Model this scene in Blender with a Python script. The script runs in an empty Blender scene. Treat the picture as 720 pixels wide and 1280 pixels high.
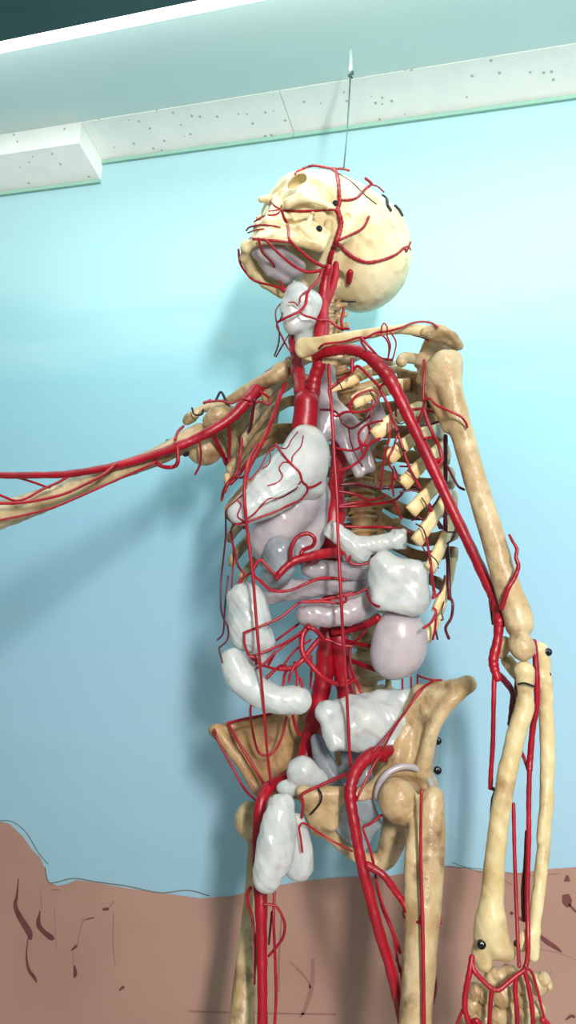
import bpy, math, random
import numpy as np
from mathutils import Matrix, Vector
from mathutils.bvhtree import BVHTree
random.seed(3); rng = np.random.default_rng(5)
sc = bpy.context.scene
col = sc.collection
# ------------------------------------------------------------------ camera
FPX = 1150.0
CAMZ = 1.15
def nrm(v): v = np.array(v, float); return v/np.linalg.norm(v)
XW = nrm((2810, -80, 1150)); ZW = np.array((703., 8180., -1150.)); ZW -= XW*ZW.dot(XW); ZW = nrm(ZW); YW = np.cross(ZW, XW)
R3 = np.array([XW, YW, ZW])            # camera coords -> world
camd = bpy.data.cameras.new('camera'); cam = bpy.data.objects.new('camera', camd); col.objects.link(cam)
camd.sensor_fit = 'VERTICAL'; camd.sensor_height = 24; camd.lens = 24*FPX/1280.0; camd.clip_start = 0.02
cam.matrix_world = Matrix.Translation((0, 0, CAMZ)) @ Matrix(R3.tolist()).to_4x4()
sc.camera = cam
CAM0 = np.array((0, 0, CAMZ))
def W(p): return np.asarray(p) @ R3.T + CAM0
def C(x, y, d): return np.array(((x-360)*d/FPX, -(y-640)*d/FPX, -d))
def P(x, y, d): return W(C(x, y, d))
# ------------------------------------------------------------------ light
wd = bpy.data.worlds.new('world'); sc.world = wd; wd.use_nodes = True
bg = wd.node_tree.nodes['Background']; bg.inputs[0].default_value = (.58, .88, .92, 1); bg.inputs[1].default_value = .17
def area(name, loc, target, sx, sy, power, colr):
    l = bpy.data.lights.new(name, 'AREA'); l.shape = 'RECTANGLE'; l.size = sx; l.size_y = sy; l.energy = power; l.color = colr
    o = bpy.data.objects.new(name, l); col.objects.link(o); o.location = loc
    o.rotation_euler = (Vector(target)-Vector(loc)).to_track_quat('-Z', 'Y').to_euler(); return o
area('showcase_key_light', (.74, -.92, 1.60), (-.15, 1.15, 1.10), .14, .40, 56, (1, .91, .89))
area('ceiling_tube_glow', (-.35, .93, 1.87), (-.35, 1.0, 0), 1.3, .05, 2.6, (.84, 1, .98))
sc.view_settings.view_transform = 'Standard'; sc.view_settings.look = 'None'
sc.view_settings.exposure = 0.0; sc.view_settings.gamma = 1.0; sc.view_settings.use_curve_mapping = False
# ------------------------------------------------------------------ materials
def lin(c): return tuple(((v/255)/12.92 if v/255 <= .04045 else ((v/255+.055)/1.055)**2.4) for v in c)+(1,)
def mat(name, c1, c2=None, scale=20, rough=.45, bump=0, bscale=80, detail=4, lo=.35, hi=.65, c3=None, s3=9, **kw):
    m = bpy.data.materials.new(name); m.use_nodes = True; nt = m.node_tree; b = nt.nodes['Principled BSDF']
    b.inputs['Roughness'].default_value = rough
    g = nt.nodes.new('ShaderNodeNewGeometry')
    cur = None
    def layer(a, bcol, sc_, l, h, seed):
        mp = nt.nodes.new('ShaderNodeMapping'); mp.inputs['Location'].default_value = (seed, seed*2, 0)
        nt.links.new(g.outputs['Position'], mp.inputs[0])
        n = nt.nodes.new('ShaderNodeTexNoise'); n.inputs['Scale'].default_value = sc_; n.inputs['Detail'].default_value = detail
        nt.links.new(mp.outputs[0], n.inputs['Vector'])
        r = nt.nodes.new('ShaderNodeMapRange'); r.inputs[1].default_value = l; r.inputs[2].default_value = h
        nt.links.new(n.outputs['Fac'], r.inputs[0])
        mx = nt.nodes.new('ShaderNodeMix'); mx.data_type = 'RGBA'; nt.links.new(r.outputs[0], mx.inputs[0])
        if isinstance(a, tuple): mx.inputs[6].default_value = a
        else: nt.links.new(a, mx.inputs[6])
        mx.inputs[7].default_value = bcol
        return mx.outputs[2]
    if c2:
        cur = layer(lin(c1), lin(c2), scale, lo, hi, 3)
        if c3: cur = layer(cur, lin(c3), s3, .52, .75, 11)
        nt.links.new(cur, b.inputs['Base Color'])
    else: b.inputs['Base Color'].default_value = lin(c1)
    if bump:
        n = nt.nodes.new('ShaderNodeTexNoise'); n.inputs['Scale'].default_value = bscale; n.inputs['Detail'].default_value = 3
        nt.links.new(g.outputs['Position'], n.inputs['Vector'])
        bp = nt.nodes.new('ShaderNodeBump'); bp.inputs['Strength'].default_value = bump; bp.inputs['Distance'].default_value = .002
        nt.links.new(n.outputs['Fac'], bp.inputs['Height']); nt.links.new(bp.outputs[0], b.inputs['Normal'])
    for k, v in kw.items(): b.inputs[k.replace('_', ' ')].default_value = v
    return m
M = {}
M['skull'] = mat('skull_bone', (236, 226, 186), (216, 200, 150), 22, .38, .4, 90, detail=6, c3=(168, 134, 86), s3=30)
M['bone'] = mat('bone', (196, 176, 136), (166, 138, 96), 30, .38, .7, 130, detail=7, c3=(112, 84, 54), s3=48)
M['pale'] = mat('pale_bone', (214, 200, 154), (190, 168, 118), 26, .36, .45, 100, detail=7, c3=(150, 118, 72), s3=36)
M['dark'] = mat('stained_shaded_bone', (182, 150, 104), (142, 104, 66), 30, .45, .6, 130, c3=(92, 62, 42), s3=40)
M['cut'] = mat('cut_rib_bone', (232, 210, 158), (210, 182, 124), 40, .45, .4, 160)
M['art'] = mat('red_artery', (162, 4, 30), (132, 2, 24), 30, .40, .3, 110)
M['darkart'] = mat('dark_red_artery', (96, 10, 34), (70, 8, 30), 40, .35, .3, 110)
M['resin'] = mat('milky_resin', (226, 231, 227), (204, 212, 211), 55, .26, .6, 70, detail=4, lo=.40, hi=.66, Subsurface_Weight=.45, Subsurface_Scale=.02, Transmission_Weight=.38, IOR=1.45)
M['smoky'] = mat('smoky_resin', (176, 186, 188), (142, 152, 160), 35, .22, .4, 60, Subsurface_Weight=.4, Subsurface_Scale=.02, Transmission_Weight=.35, IOR=1.45)
M['mauve'] = mat('greyish_resin', (206, 200, 202), (180, 172, 178), 35, .25, .3, 60, Subsurface_Weight=.5, Subsurface_Scale=.02, Transmission_Weight=.3, IOR=1.45)
M['metal'] = mat('dark_steel', (50, 54, 58), rough=.25, Metallic=.9)
M['wire'] = mat('dark_wire', (38, 34, 34), rough=.5, Metallic=.5)
M['hookwire'] = mat('wire_green_grey', (70, 96, 92), rough=.5, Metallic=.4)
M['hook'] = mat('white_hook', (225, 240, 236), rough=.4)
M['tile'] = mat('speckled_tile', (250, 252, 246), (244, 248, 242), 30, .8, .25, 150)
M['ceil'] = mat('ceiling_paint', (232, 246, 242), (226, 242, 238), 3, .6)
M['house'] = mat('lamp_housing', (46, 84, 84), (40, 74, 76), 5, .5)
M['floor'] = mat('floor_paint', (190, 190, 186), (180, 180, 178), 3, .7)
# speckles on the ceiling tile
nt = M['tile'].node_tree; b = nt.nodes['Principled BSDF']; src = b.inputs['Base Color'].links[0].from_socket
vo = nt.nodes.new('ShaderNodeTexVoronoi'); vo.inputs['Scale'].default_value = 75
g = nt.nodes.new('ShaderNodeNewGeometry'); nt.links.new(g.outputs['Position'], vo.inputs['Vector'])
sp = nt.nodes.new('ShaderNodeSeparateColor'); nt.links.new(vo.outputs['Color'], sp.inputs[0])
m1 = nt.nodes.new('ShaderNodeMath'); m1.operation = 'LESS_THAN'; m1.inputs[1].default_value = .17; nt.links.new(vo.outputs['Distance'], m1.inputs[0])
m2 = nt.nodes.new('ShaderNodeMath'); m2.operation = 'LESS_THAN'; m2.inputs[1].default_value = .42; nt.links.new(sp.outputs[0], m2.inputs[0])
m3 = nt.nodes.new('ShaderNodeMath'); m3.operation = 'MULTIPLY'; nt.links.new(m1.outputs[0], m3.inputs[0]); nt.links.new(m2.outputs[0], m3.inputs[1])
mx = nt.nodes.new('ShaderNodeMix'); mx.data_type = 'RGBA'; nt.links.new(m3.outputs[0], mx.inputs[0]); nt.links.new(src, mx.inputs[6]); mx.inputs[7].default_value = lin((176, 190, 178))
nt.links.new(mx.outputs[2], b.inputs['Base Color'])
M['grey_edge'] = mat('tile_edge_shadow', (150, 196, 178), rough=.7)  # shadow line under the tiles, put in as a coloured strip
e = bpy.data.materials.new('tube_diffuser'); e.use_nodes = True; pb = e.node_tree.nodes['Principled BSDF']
pb.inputs['Base Color'].default_value = (1, 1, 1, 1); pb.inputs['Emission Color'].default_value = (.93, 1, .98, 1); pb.inputs['Emission Strength'].default_value = 3.2
M['emit'] = e
# sky mural
m = bpy.data.materials.new('sky_mural_paint'); m.use_nodes = True; nt = m.node_tree; b = nt.nodes['Principled BSDF']; b.inputs['Roughness'].default_value = .55
g = nt.nodes.new('ShaderNodeNewGeometry'); sx = nt.nodes.new('ShaderNodeSeparateXYZ'); nt.links.new(g.outputs['Position'], sx.inputs[0])
mr = nt.nodes.new('ShaderNodeMapRange'); mr.inputs[1].default_value = .75; mr.inputs[2].default_value = 1.9; nt.links.new(sx.outputs[2], mr.inputs[0])
mp = nt.nodes.new('ShaderNodeMapping'); mp.inputs['Scale'].default_value = (1.2, 1, 5); nt.links.new(g.outputs['Position'], mp.inputs[0])
n = nt.nodes.new('ShaderNodeTexNoise'); n.inputs['Scale'].default_value = 2.2; n.inputs['Detail'].default_value = 3; nt.links.new(mp.outputs[0], n.inputs['Vector'])
ad = nt.nodes.new('ShaderNodeMath'); ad.operation = 'MULTIPLY_ADD'; nt.links.new(n.outputs['Fac'], ad.inputs[0]); ad.inputs[1].default_value = .35; nt.links.new(mr.outputs[0], ad.inputs[2])
cr = nt.nodes.new('ShaderNodeValToRGB'); nt.links.new(ad.outputs[0], cr.inputs[0])
for i, (p, c) in enumerate([(.15, (146, 186, 200)), (.40, (156, 196, 214)), (.62, (150, 196, 216)), (.84, (148, 204, 216)), (1.0, (172, 218, 224))]):
    el = cr.color_ramp.elements[i] if i < 2 else cr.color_ramp.elements.new(p); el.position = p; el.color = lin(c)
nt.links.new(cr.outputs[0], b.inputs['Base Color']); M['mural'] = m
M['rock'] = mat('brown_mural_paint', (172, 136, 120), (160, 124, 108), 5, .6)
M['crack'] = mat('dark_mural_stroke', (92, 48, 48), (110, 60, 56), 60, .6)
M['outline'] = mat('thin_mural_outline', (96, 96, 84), rough=.6)
M['fade'] = mat('faint_mural_stroke', (146, 104, 92), rough=.6)
# ------------------------------------------------------------------ object helpers
def link(o, parent=None, pos=None):
    col.objects.link(o)
    if parent is not None:
        o.parent = parent
        w = Vector(pos) if pos is not None else Vector((0, 0, 0))
        o.location = w - parent['_w'] if False else w - Vector(parent['_wp'])
    elif pos is not None: o.location = pos
    o['_wp'] = list(pos) if pos is not None else [0, 0, 0]
def mesh_obj(name, verts, faces, m, parent=None, smooth=True, fm=None):
    """verts in world space; the object's origin is put at their centre"""
    v = np.asarray(verts, float); c = (v.min(0)+v.max(0))/2
    me = bpy.data.meshes.new(name); me.from_pydata((v-c).tolist(), [], [list(map(int, f)) for f in faces])
    for mm in (m if isinstance(m, list) else [m]): me.materials.append(mm)
    if fm is not None: me.polygons.foreach_set('material_index', fm)
    if smooth: me.polygons.foreach_set('use_smooth', [True]*len(me.polygons))
    me.update(); o = bpy.data.objects.new(name, me); link(o, parent, c.tolist()); o['_nv'] = len(v)
    return o
def tagt(o, label, cat, group=None):
    o['label'] = label; o['category'] = cat
    if group: o['group'] = group
def label(o, s): o['label'] = s; return o
# ------------------------------------------------------------------ tubes
def spline(pts, n):
    p = np.asarray(pts, float)
    if len(p) == 2:
        t = np.linspace(0, 1, max(3, n//2))[:, None]; return p[0]*(1-t)+p[1]*t
    q = np.vstack([2*p[0]-p[1], p, 2*p[-1]-p[-2]]); out = []
    for i in range(1, len(q)-2):
        for t in np.linspace(0, 1, n, endpoint=False):
            a, b_, c, d = q[i-1], q[i], q[i+1], q[i+2]
            out.append(.5*((2*b_)+(-a+c)*t+(2*a-5*b_+4*c-d)*t*t+(-a+3*b_-3*c+d)*t**3))
    out.append(p[-1]); return np.array(out)
def sweep(pr, sides=10, flat=None, up=None, wob=0.0, square=False):
    """pr: (n,4) camera-space centre + radius in metres -> verts, faces"""
    c = pr[:, :3]; r = np.abs(pr[:, 3]); n = len(c)
    t = np.gradient(c, axis=0); t /= np.linalg.norm(t, axis=1)[:, None]+1e-12
    V = []; u = np.array(up if up is not None else (0.3, .2, 1.)); prev = None
    for i in range(n):
        if up is not None: a = np.array(up)-t[i]*np.dot(up, t[i])
        else:
            a = (u if prev is None else prev); a = a-t[i]*a.dot(t[i])
            if np.linalg.norm(a) < 1e-6: a = np.cross(t[i], (0, 1, .1))
        a = a/(np.linalg.norm(a)+1e-12); prev = a; bvec = np.cross(t[i], a)
        rr = r[i]*(1+wob*math.sin(i*1.7+c[0, 0]*900)+wob*.6*math.sin(i*.61+c[0, 1]*700))
        for k in range(sides):
            an = 2*math.pi*(k+.5)/sides; ca, sa = math.cos(an), math.sin(an)
            if square: s_ = 1/max(abs(ca), abs(sa))**.6; ca *= s_; sa *= s_
            V.append(c[i]+a*ca*rr+bvec*sa*rr*(flat if flat else 1))
    F = []
    for i in range(n-1):
        for k in range(sides):
            k2 = (k+1) % sides; F.append((i*sides+k, i*sides+k2, (i+1)*sides+k2, (i+1)*sides+k))
    F.append(tuple(range(sides))[::-1]); F.append(tuple((n-1)*sides+k for k in range(sides)))
    return np.array(V), F
def expand(pts, r, d):
    """pixel points with optional depth and radius -> camera-space centre + radius"""
    n = len(pts); out = []
    r = (r, r) if not isinstance(r, tuple) else r; d = (d, d) if not isinstance(d, tuple) else d
    for i, p in enumerate(pts):
        t = i/max(1, n-1); dd = p[2] if len(p) > 2 and p[2] else d[0]*(1-t)+d[1]*t
        rr = p[3] if len(p) > 3 else r[0]*(1-t)+r[1]*t
        out.append((*C(p[0], p[1], dd), rr*dd/FPX))
    return np.array(out)
SURF = []          # meshes artery branches may lie on
def bvh_of(o):
    mw = Vector(o['_wp']); me = o.data
    return BVHTree.FromPolygons([v.co+mw for v in me.vertices], [list(p.vertices) for p in me.polygons])
def snap(pts, bv, r, dflt, lift=.7):
    out = []
    for p in pts:
        ray = R3 @ nrm(C(p[0], p[1], 1)); h = bv.ray_cast(Vector(CAM0), Vector(ray))
        if h[0] is not None:
            cpt = R3.T @ (np.array(h[0])-CAM0); dep = -cpt[2]-r*dflt/FPX*lift; out.append((p[0], p[1], dep))
        else: out.append((p[0], p[1], None))
    good = [q[2] for q in out if q[2]]
    if not good: return [(p[0], p[1], dflt) for p in pts]
    for i, q in enumerate(out):
        if not q[2]:
            js = [(abs(j-i), o[2]) for j, o in enumerate(out) if o[2]]; out[i] = (q[0], q[1], min(js)[1]+.004)
    return out
def T(name, pts, r, d, parent=None, m='art', n=7, sides=8, wob=.05, on=None, dense=3, **kw):
    if on is not None:
        r0 = r[0] if isinstance(r, tuple) else r
        pp = spline([(p[0], p[1]) for p in pts], dense); pts = snap([tuple(q) for q in pp], on, r0, d if not isinstance(d, tuple) else d[0]); n = 3
    pr = spline(expand(pts, r, d), n)
    def tip(a, b):
        u = nrm(a[:3]-b[:3]); return [(*(a[:3]+u*abs(a[3])*f1), a[3]*f2) for f1, f2 in ((.45, .86), (.8, .5))]
    pr = np.vstack([tip(pr[0], pr[1])[::-1], pr, tip(pr[-1], pr[-2])])
    V, F = sweep(pr, sides, wob=wob, **kw)
    return mesh_obj(name, W(V), F, M[m], parent)
# ------------------------------------------------------------------ signed distance modelling
class SDF:
    def __init__(s, vox=.0016): s.vox = vox; s.ops = []
    def add(s, fn, lo, hi, k=.004, sub=False): s.ops.append((fn, np.array(lo)-k, np.array(hi)+k, k, sub)); return s
    def cap(s, a, b, ra, rb, k=.004, sub=False):
        a = np.array(a, float); b = np.array(b, float); L = b-a; LL = L.dot(L)+1e-12
        def fn(p):
            h = np.clip(((p-a) @ L)/LL, 0, 1); return np.linalg.norm(p-a-h[..., None]*L, axis=-1)-(ra+(rb-ra)*h)
        m_ = max(ra, rb); return s.add(fn, np.minimum(a, b)-m_, np.maximum(a, b)+m_, k, sub)
    def ell(s, c, r, rot=None, k=.004, sub=False):
        c = np.array(c, float); r = np.array(r, float); Rm = np.eye(3) if rot is None else rot
        def fn(p):
            q = (p-c) @ Rm; k0 = np.linalg.norm(q/r, axis=-1); k1 = np.linalg.norm(q/(r*r), axis=-1)+1e-9; return k0*(k0-1)/k1
        m_ = max(r) if rot is not None else r; return s.add(fn, c-m_, c+m_, k, sub)
    def tri(s, a, b, c, r, k=.003, sub=False):
        a, b, c = (np.array(v, float) for v in (a, b, c)); ba = b-a; cb = c-b; ac = a-c; nn = np.cross(ba, ac)
        def fn(p):
            pa, pb, pc = p-a, p-b, p-c
            def ed(e, q): h = np.clip((q @ e)/(e @ e), 0, 1); return np.sum((q-h[..., None]*e)**2, -1)
            ins = (np.sign(pa @ np.cross(ba, nn))+np.sign(pb @ np.cross(cb, nn))+np.sign(pc @ np.cross(ac, nn))) < 2
            e_ = np.minimum(np.minimum(ed(ba, pa), ed(cb, pb)), ed(ac, pc)); pl = (pa @ nn)**2/(nn @ nn)
            return np.sqrt(np.where(ins, e_, pl))-r
        return s.add(fn, np.minimum(np.minimum(a, b), c)-r, np.maximum(np.maximum(a, b), c)+r, k, sub)
    def box(s, c, h, rot=None, rd=.002, k=.003, sub=False):
        c = np.array(c, float); h = np.array(h, float)-rd; Rm = np.eye(3) if rot is None else rot
        def fn(p):
            q = np.abs((p-c) @ Rm)-h; return np.linalg.norm(np.maximum(q, 0), axis=-1)+np.minimum(q.max(-1), 0)-rd
        m_ = np.linalg.norm(h)+rd if rot is not None else h+rd; return s.add(fn, c-m_, c+m_, k, sub)
    # pixel-space shorthands
    def chain(s, pts, k=.004, sub=False):
        q = np.array([(*C(p[0], p[1], p[2]), p[3]*p[2]/FPX) for p in pts])
        if len(q) > 2: q = spline(q, 4)
        a_, b_ = q[:-1], q[1:]
        def fn(p):
            out = None
            for a, b in zip(a_, b_):
                L = b[:3]-a[:3]; h = np.clip(((p-a[:3]) @ L)/(L.dot(L)+1e-12), 0, 1)
                d = np.linalg.norm(p-a[:3]-h[..., None]*L, axis=-1)-(a[3]+(b[3]-a[3])*h); out = d if out is None else np.minimum(out, d)
            return out
        m_ = q[:, 3].max(); return s.add(fn, q[:, :3].min(0)-m_, q[:, :3].max(0)+m_, k, sub)
    def pe(s, x, y, d, r, rot=None, k=.004, sub=False): return s.ell(C(x, y, d), np.array(r)*d/FPX, rot, k, sub)
    def sheet(s, pts, r, k=.003):
        q = [C(*p) for p in pts]
        for i in range(1, len(q)-1): s.tri(q[0], q[i], q[i+1], r, k)
        return s
    def mesh(s, noise=0, nf=260., seed=0):
        v = s.vox; pos = [o for o in s.ops if not o[4]]
        lo = np.min([o[1] for o in pos], 0)-3*v; hi = np.max([o[2] for o in pos], 0)+3*v
        n = np.ceil((hi-lo)/v).astype(int)+1; f = np.full(n, .03)
        ax = [lo[i]+np.arange(n[i])*v for i in range(3)]
        for fn, l, h, k, sub in s.ops:
            i0 = np.clip(((l-lo)/v).astype(int)-2, 0, n-1); i1 = np.clip(((h-lo)/v).astype(int)+3, 1, n)
            if (i1 <= i0).any(): continue
            sl = tuple(slice(i0[i], i1[i]) for i in range(3))
            g_ = np.stack(np.meshgrid(*[ax[i][i0[i]:i1[i]] for i in range(3)], indexing='ij'), -1)
            dd = fn(g_); a = f[sl]
            if sub: dd = -dd; h_ = np.clip(.5-.5*(dd-a)/k*-1, 0, 1); f[sl] = dd*h_+a*(1-h_)+k*h_*(1-h_)
            else: h_ = np.clip(.5+.5*(a-dd)/k, 0, 1); f[sl] = dd*h_+a*(1-h_)-k*h_*(1-h_)
        if noise:
            X, Y, Z = np.meshgrid(*ax, indexing='ij')
            f += noise*(np.sin(X*nf+seed)*np.sin(Y*nf*.9+seed*2)*np.sin(Z*nf*1.1)+.5*np.sin(X*nf*2.1+Y*nf*1.3)*np.sin(Z*nf*1.9+Y*nf+seed))
        return nets(f, lo, v)
    def obj(s, name, m, parent, noise=0, nf=260., seed=0, tf=None):
        V, F = s.mesh(noise, nf, seed)
        V = W(V) if tf is None else tf(V)
        return mesh_obj(name, V, F, M[m] if isinstance(m, str) else m, parent)
def nets(f, lo, v):
    n = np.array(f.shape); sg = f < 0
    cs = np.zeros(n-1, int)
    offs = [(i, j, k) for i in (0, 1) for j in (0, 1) for k in (0, 1)]
    for i, j, k in offs: cs += sg[i:n[0]-1+i, j:n[1]-1+j, k:n[2]-1+k]
    act = np.argwhere((cs > 0) & (cs < 8)); idx = -np.ones(n-1, int); idx[tuple(act.T)] = np.arange(len(act))
    acc = np.zeros((len(act), 3)); cnt = np.zeros(len(act))
    for a in offs:
        for ax_ in range(3):
            if a[ax_]: continue
            b_ = list(a); b_[ax_] = 1; pa = act+a; pb = act+b_; fa = f[tuple(pa.T)]; fb = f[tuple(pb.T)]; m_ = (fa < 0) != (fb < 0)
            t = np.where(m_, fa/(fa-fb+1e-20), 0); q = np.array(a, float)[None].repeat(len(act), 0); q[:, ax_] = t
            acc += q*m_[:, None]; cnt += m_
    V = (act+acc/cnt[:, None])*v+lo; F = []
    for ax_ in range(3):
        sl0 = [slice(None)]*3; sl1 = [slice(None)]*3; sl0[ax_] = slice(0, -1); sl1[ax_] = slice(1, None)
        A = sg[tuple(sl0)]; B = sg[tuple(sl1)]; e_ = np.argwhere(A != B); u, w = (ax_+1) % 3, (ax_+2) % 3
        ok = (e_[:, u] > 0) & (e_[:, w] > 0) & (e_[:, u] < n[u]-1) & (e_[:, w] < n[w]-1); e_ = e_[ok]
        inn = A[tuple(e_.T)]
        def ci(du, dw): q = e_.copy(); q[:, u] -= du; q[:, w] -= dw; return idx[tuple(q.T)]
        q4 = np.stack([ci(1, 1), ci(0, 1), ci(0, 0), ci(1, 0)], 1); q4[~inn] = q4[~inn][:, ::-1]; F.append(q4)
    return V, np.vstack(F)
def rotz(deg):           # roll in the image plane, clockwise positive
    a = math.radians(-deg); return np.array([[math.cos(a), -math.sin(a), 0], [math.sin(a), math.cos(a), 0], [0, 0, 1]])
# ================================================================== SETTING
WALL = 1.22; H = .778
def on_wall(x, y, off=0.0):
    r_ = R3 @ C(x, y, 1); return CAM0+r_*((WALL-off)/r_[1])
def on_ceil(x, y, z=H):
    r_ = R3 @ C(x, y, 1); return CAM0+r_*(z/r_[2])
def stroke(pts, wpx, off):
    q = spline([(p[0], p[1], p[2] if len(p) > 2 else wpx) for p in pts], 5); V = []; F = []
    t = np.gradient(q[:, :2], axis=0); t /= np.linalg.norm(t, axis=1)[:, None]+1e-9
    for (x, y, w), (tx, ty) in zip(q, t):
        w = abs(w)/2; V += [on_wall(x-ty*w, y+tx*w, off), on_wall(x+ty*w, y-tx*w, off)]
    for i in range(len(q)-1): F.append((2*i, 2*i+1, 2*i+3, 2*i+2))
    return V, F
wv = []; wf = []; wm = []
def addw(V, F, mi):
    b0 = len(wv); wv.extend(V)
    for f in F: wf.append(tuple(i+b0 for i in f)); wm.append(mi)
zb, zt = 0.0, CAMZ+H+.02
addw([(-3, WALL, zb), (2, WALL, zb), (2, WALL, zt), (-3, WALL, zt), (-3, WALL+.1, zb), (2, WALL+.1, zb), (2, WALL+.1, zt), (-3, WALL+.1, zt)],
     [(0, 1, 2, 3), (4, 7, 6, 5), (0, 4, 5, 1), (3, 2, 6, 7), (0, 3, 7, 4), (1, 5, 6, 2)], 0)
edge = [(-700, 900), (-300, 960), (-120, 1000), (0, 1027), (12, 1030), (28, 1045), (40, 1062), (50, 1072), (56, 1086), (61, 1103), (72, 1107), (84, 1105), (95, 1100), (120, 1103), (150, 1109), (185, 1114), (215, 1118),
        (250, 1123), (290, 1120), (330, 1110), (380, 1101), (430, 1096), (480, 1096), (540, 1086), (560, 1082), (590, 1087), (640, 1092), (690, 1086), (720, 1084), (900, 1080), (1300, 1060)]
top = [on_wall(x, y, .0006) for x, y in edge]; bot = [(p[0], p[1], .001) for p in top]
addw(top+bot, [(i, i+len(top), i+1+len(top), i+1) for i in range(len(top)-1)], 1)
for pts, w in [([(23, 1098, 1), (21, 1120, 3), (19, 1132, 5), (24, 1145, 7), (32, 1158, 8), (37, 1167, 8), (38, 1175, 3)], 0), ([(35, 1172, 1), (33, 1195, 2), (36, 1212, 4), (43, 1222, 4), (46, 1229, 1)], 0),
               ([(50, 1138, 1), (48, 1155, 6), (55, 1165, 6), (64, 1172, 7), (68, 1174, 2)], 0), ([(128, 1137, 3), (136, 1136, 4)], 3), ([(89, 1188, 2), (96, 1182, 4)], 3), ([(93, 1207, 2), (94, 1217, 5), (93, 1222, 2)], 3),
               ([(149, 1238, 2), (155, 1233, 4)], 3), ([(673, 1168, 3), (682, 1176, 6), (694, 1184, 5), (702, 1190, 2)], 0), ([(709, 1094, 3), (709, 1102, 8)], 7), ([(707, 1118, 9), (709, 1127, 12), (711, 1134, 5)], 0),
               ([(711, 1130, 2), (720, 1140, 3)], 3), ([(638, 1140, 3), (641, 1143, 5)], 5), ([(648, 1147, 4), (653, 1150, 4)], 4), ([(707, 1275, 2), (714, 1270, 4), (719, 1272, 3)], 0)]:
    addw(*stroke(pts, w or 3, .0012), 2)
for pts, w in [([(102, 1150), (118, 1147), (104, 1152), (99, 1168), (96, 1185)], 1.2), ([(142, 1126), (137, 1134)], 1.5), ([(142, 1140), (141, 1180), (144, 1208)], 1.2), ([(91, 1190), (92, 1208)], 1),
               ([(352, 1146), (349, 1190), (348, 1240)], 2.5), ([(362, 1202, 1.5), (382, 1222, 3), (388, 1235, 2)], 2), ([(391, 1198, 4), (390, 1230, 6), (382, 1260, 5), (375, 1272, 2)], 4), ([(235, 1264), (300, 1266), (420, 1268)], 2.5),
               ([(50, 1110), (52, 1135)], 1), ([(68, 1135), (70, 1190)], .8), ([(672, 1186), (700, 1192), (720, 1200)], 1), ([(690, 1212), (676, 1245)], 0.8)]:
    addw(*stroke(pts, w, .0010), 4)
for pts, w in [([(0, 1026), (15, 1027), (32, 1040), (48, 1066), (60, 1080)], 1), ([(56, 1084), (60, 1102), (70, 1103), (92, 1098), (118, 1102), (160, 1108), (200, 1116), (235, 1113), (262, 1120)], 1.2), ([(64, 1113), (74, 1112)], 1),
               ([(565, 1078), (590, 1087), (625, 1098), (640, 1106)], .8), ([(545, 1083), (600, 1086), (660, 1094), (700, 1092)], .8)]:
    addw(*stroke(pts, w, .0010), 3)
wall = mesh_obj('wall_back', wv, wf, [M['mural'], M['rock'], M['crack'], M['outline'], M['fade']], smooth=False, fm=wm); wall['kind'] = 'structure'
def box_mesh(x0, x1, y0, y1, z0, z1):
    V = [(x, y, z) for z in (z0, z1) for y in (y0, y1) for x in (x0, x1)]
    return V, [(0, 2, 3, 1), (4, 5, 7, 6), (0, 1, 5, 4), (2, 6, 7, 3), (0, 4, 6, 2), (1, 3, 7, 5)]
Zc = CAMZ+H
o = mesh_obj('ceiling', *box_mesh(-3, 2, -2.2, WALL+.1, Zc+.032, Zc+.1), M['ceil'], smooth=False); o['kind'] = 'structure'
o = mesh_obj('floor', *box_mesh(-3, 2, -2.2, WALL+.1, -.1, 0), M['floor'], smooth=False); o['kind'] = 'structure'
# tile strip under the ceiling along the wall (its underside is what shows)
RISE = .030; p_end = on_ceil(130, 205); yf = (on_ceil(350, 113, H+RISE)[1]+on_ceil(78, 158, H+RISE)[1])/2
xe = p_end[0]+.004; xj = on_ceil(349, 140)[0]
def tile(name, x0, x1, z0=Zc, zf=Zc+RISE):
    V, F = box_mesh(x0, x1, yf, WALL-.001, z0, Zc+.0319)
    V = [(x, y, (zf if y < WALL-.01 and z < Zc+.0315 else z)) for x, y, z in V]
    V2, F2 = box_mesh(x0, x1, WALL-.006, WALL-.0008, z0-.006, z0)
    o = mesh_obj(name, V+V2, F+[tuple(i+8 for i in f) for f in F2], [M['tile'], M['grey_edge']], smooth=False, fm=[0]*6+[1]*6); o['kind'] = 'structure'; return o
tile('trim_1', xj+.0006, 2); tile('trim_2', xe, xj-.0006); tile('trim_3', -3, xe-.0006, Zc-.034, Zc-.006)
# fluorescent light on the ceiling
t0 = on_ceil(100, 20); t1 = on_ceil(100, 49); xr = .25; xl = -1.6
y0 = on_ceil(170, 35, H-.014)[1]; y1 = on_ceil(170, 3, H-.014)[1]; ymax = max(y0, y1); ymin = min(y0, y1)
lamp = bpy.data.objects.new('ceiling_tube_light', None); link(lamp, None, (-.6, (ymin+ymax)/2, Zc+.0319))
tagt(lamp, 'long white fluorescent tube light with dark green housing on the ceiling', 'ceiling light')
mesh_obj('housing', *box_mesh(xl, xr, ymin-.09, ymin-.001, Zc-.030, Zc+.0319), M['house'], lamp, smooth=False)
def prism(x0, x1, prof):
    n_ = len(prof); V = [(x0, y, z) for y, z in prof]+[(x1, y, z) for y, z in prof]
    F = [(i, (i+1) % n_, n_+(i+1) % n_, n_+i) for i in range(n_)]+[tuple(range(n_))[::-1], tuple(range(n_, 2*n_))]; return V, F
ym = (ymin+ymax)/2; hw = (ymax-ymin)/2
mesh_obj('diffuser', *prism(xl+.01, xr-.01, [(ym+hw*math.cos(a), Zc+.0318-.048*min(1, 1.6*math.sin(a))) for a in np.linspace(0, math.pi, 9)]), M['emit'], lamp)
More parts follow.
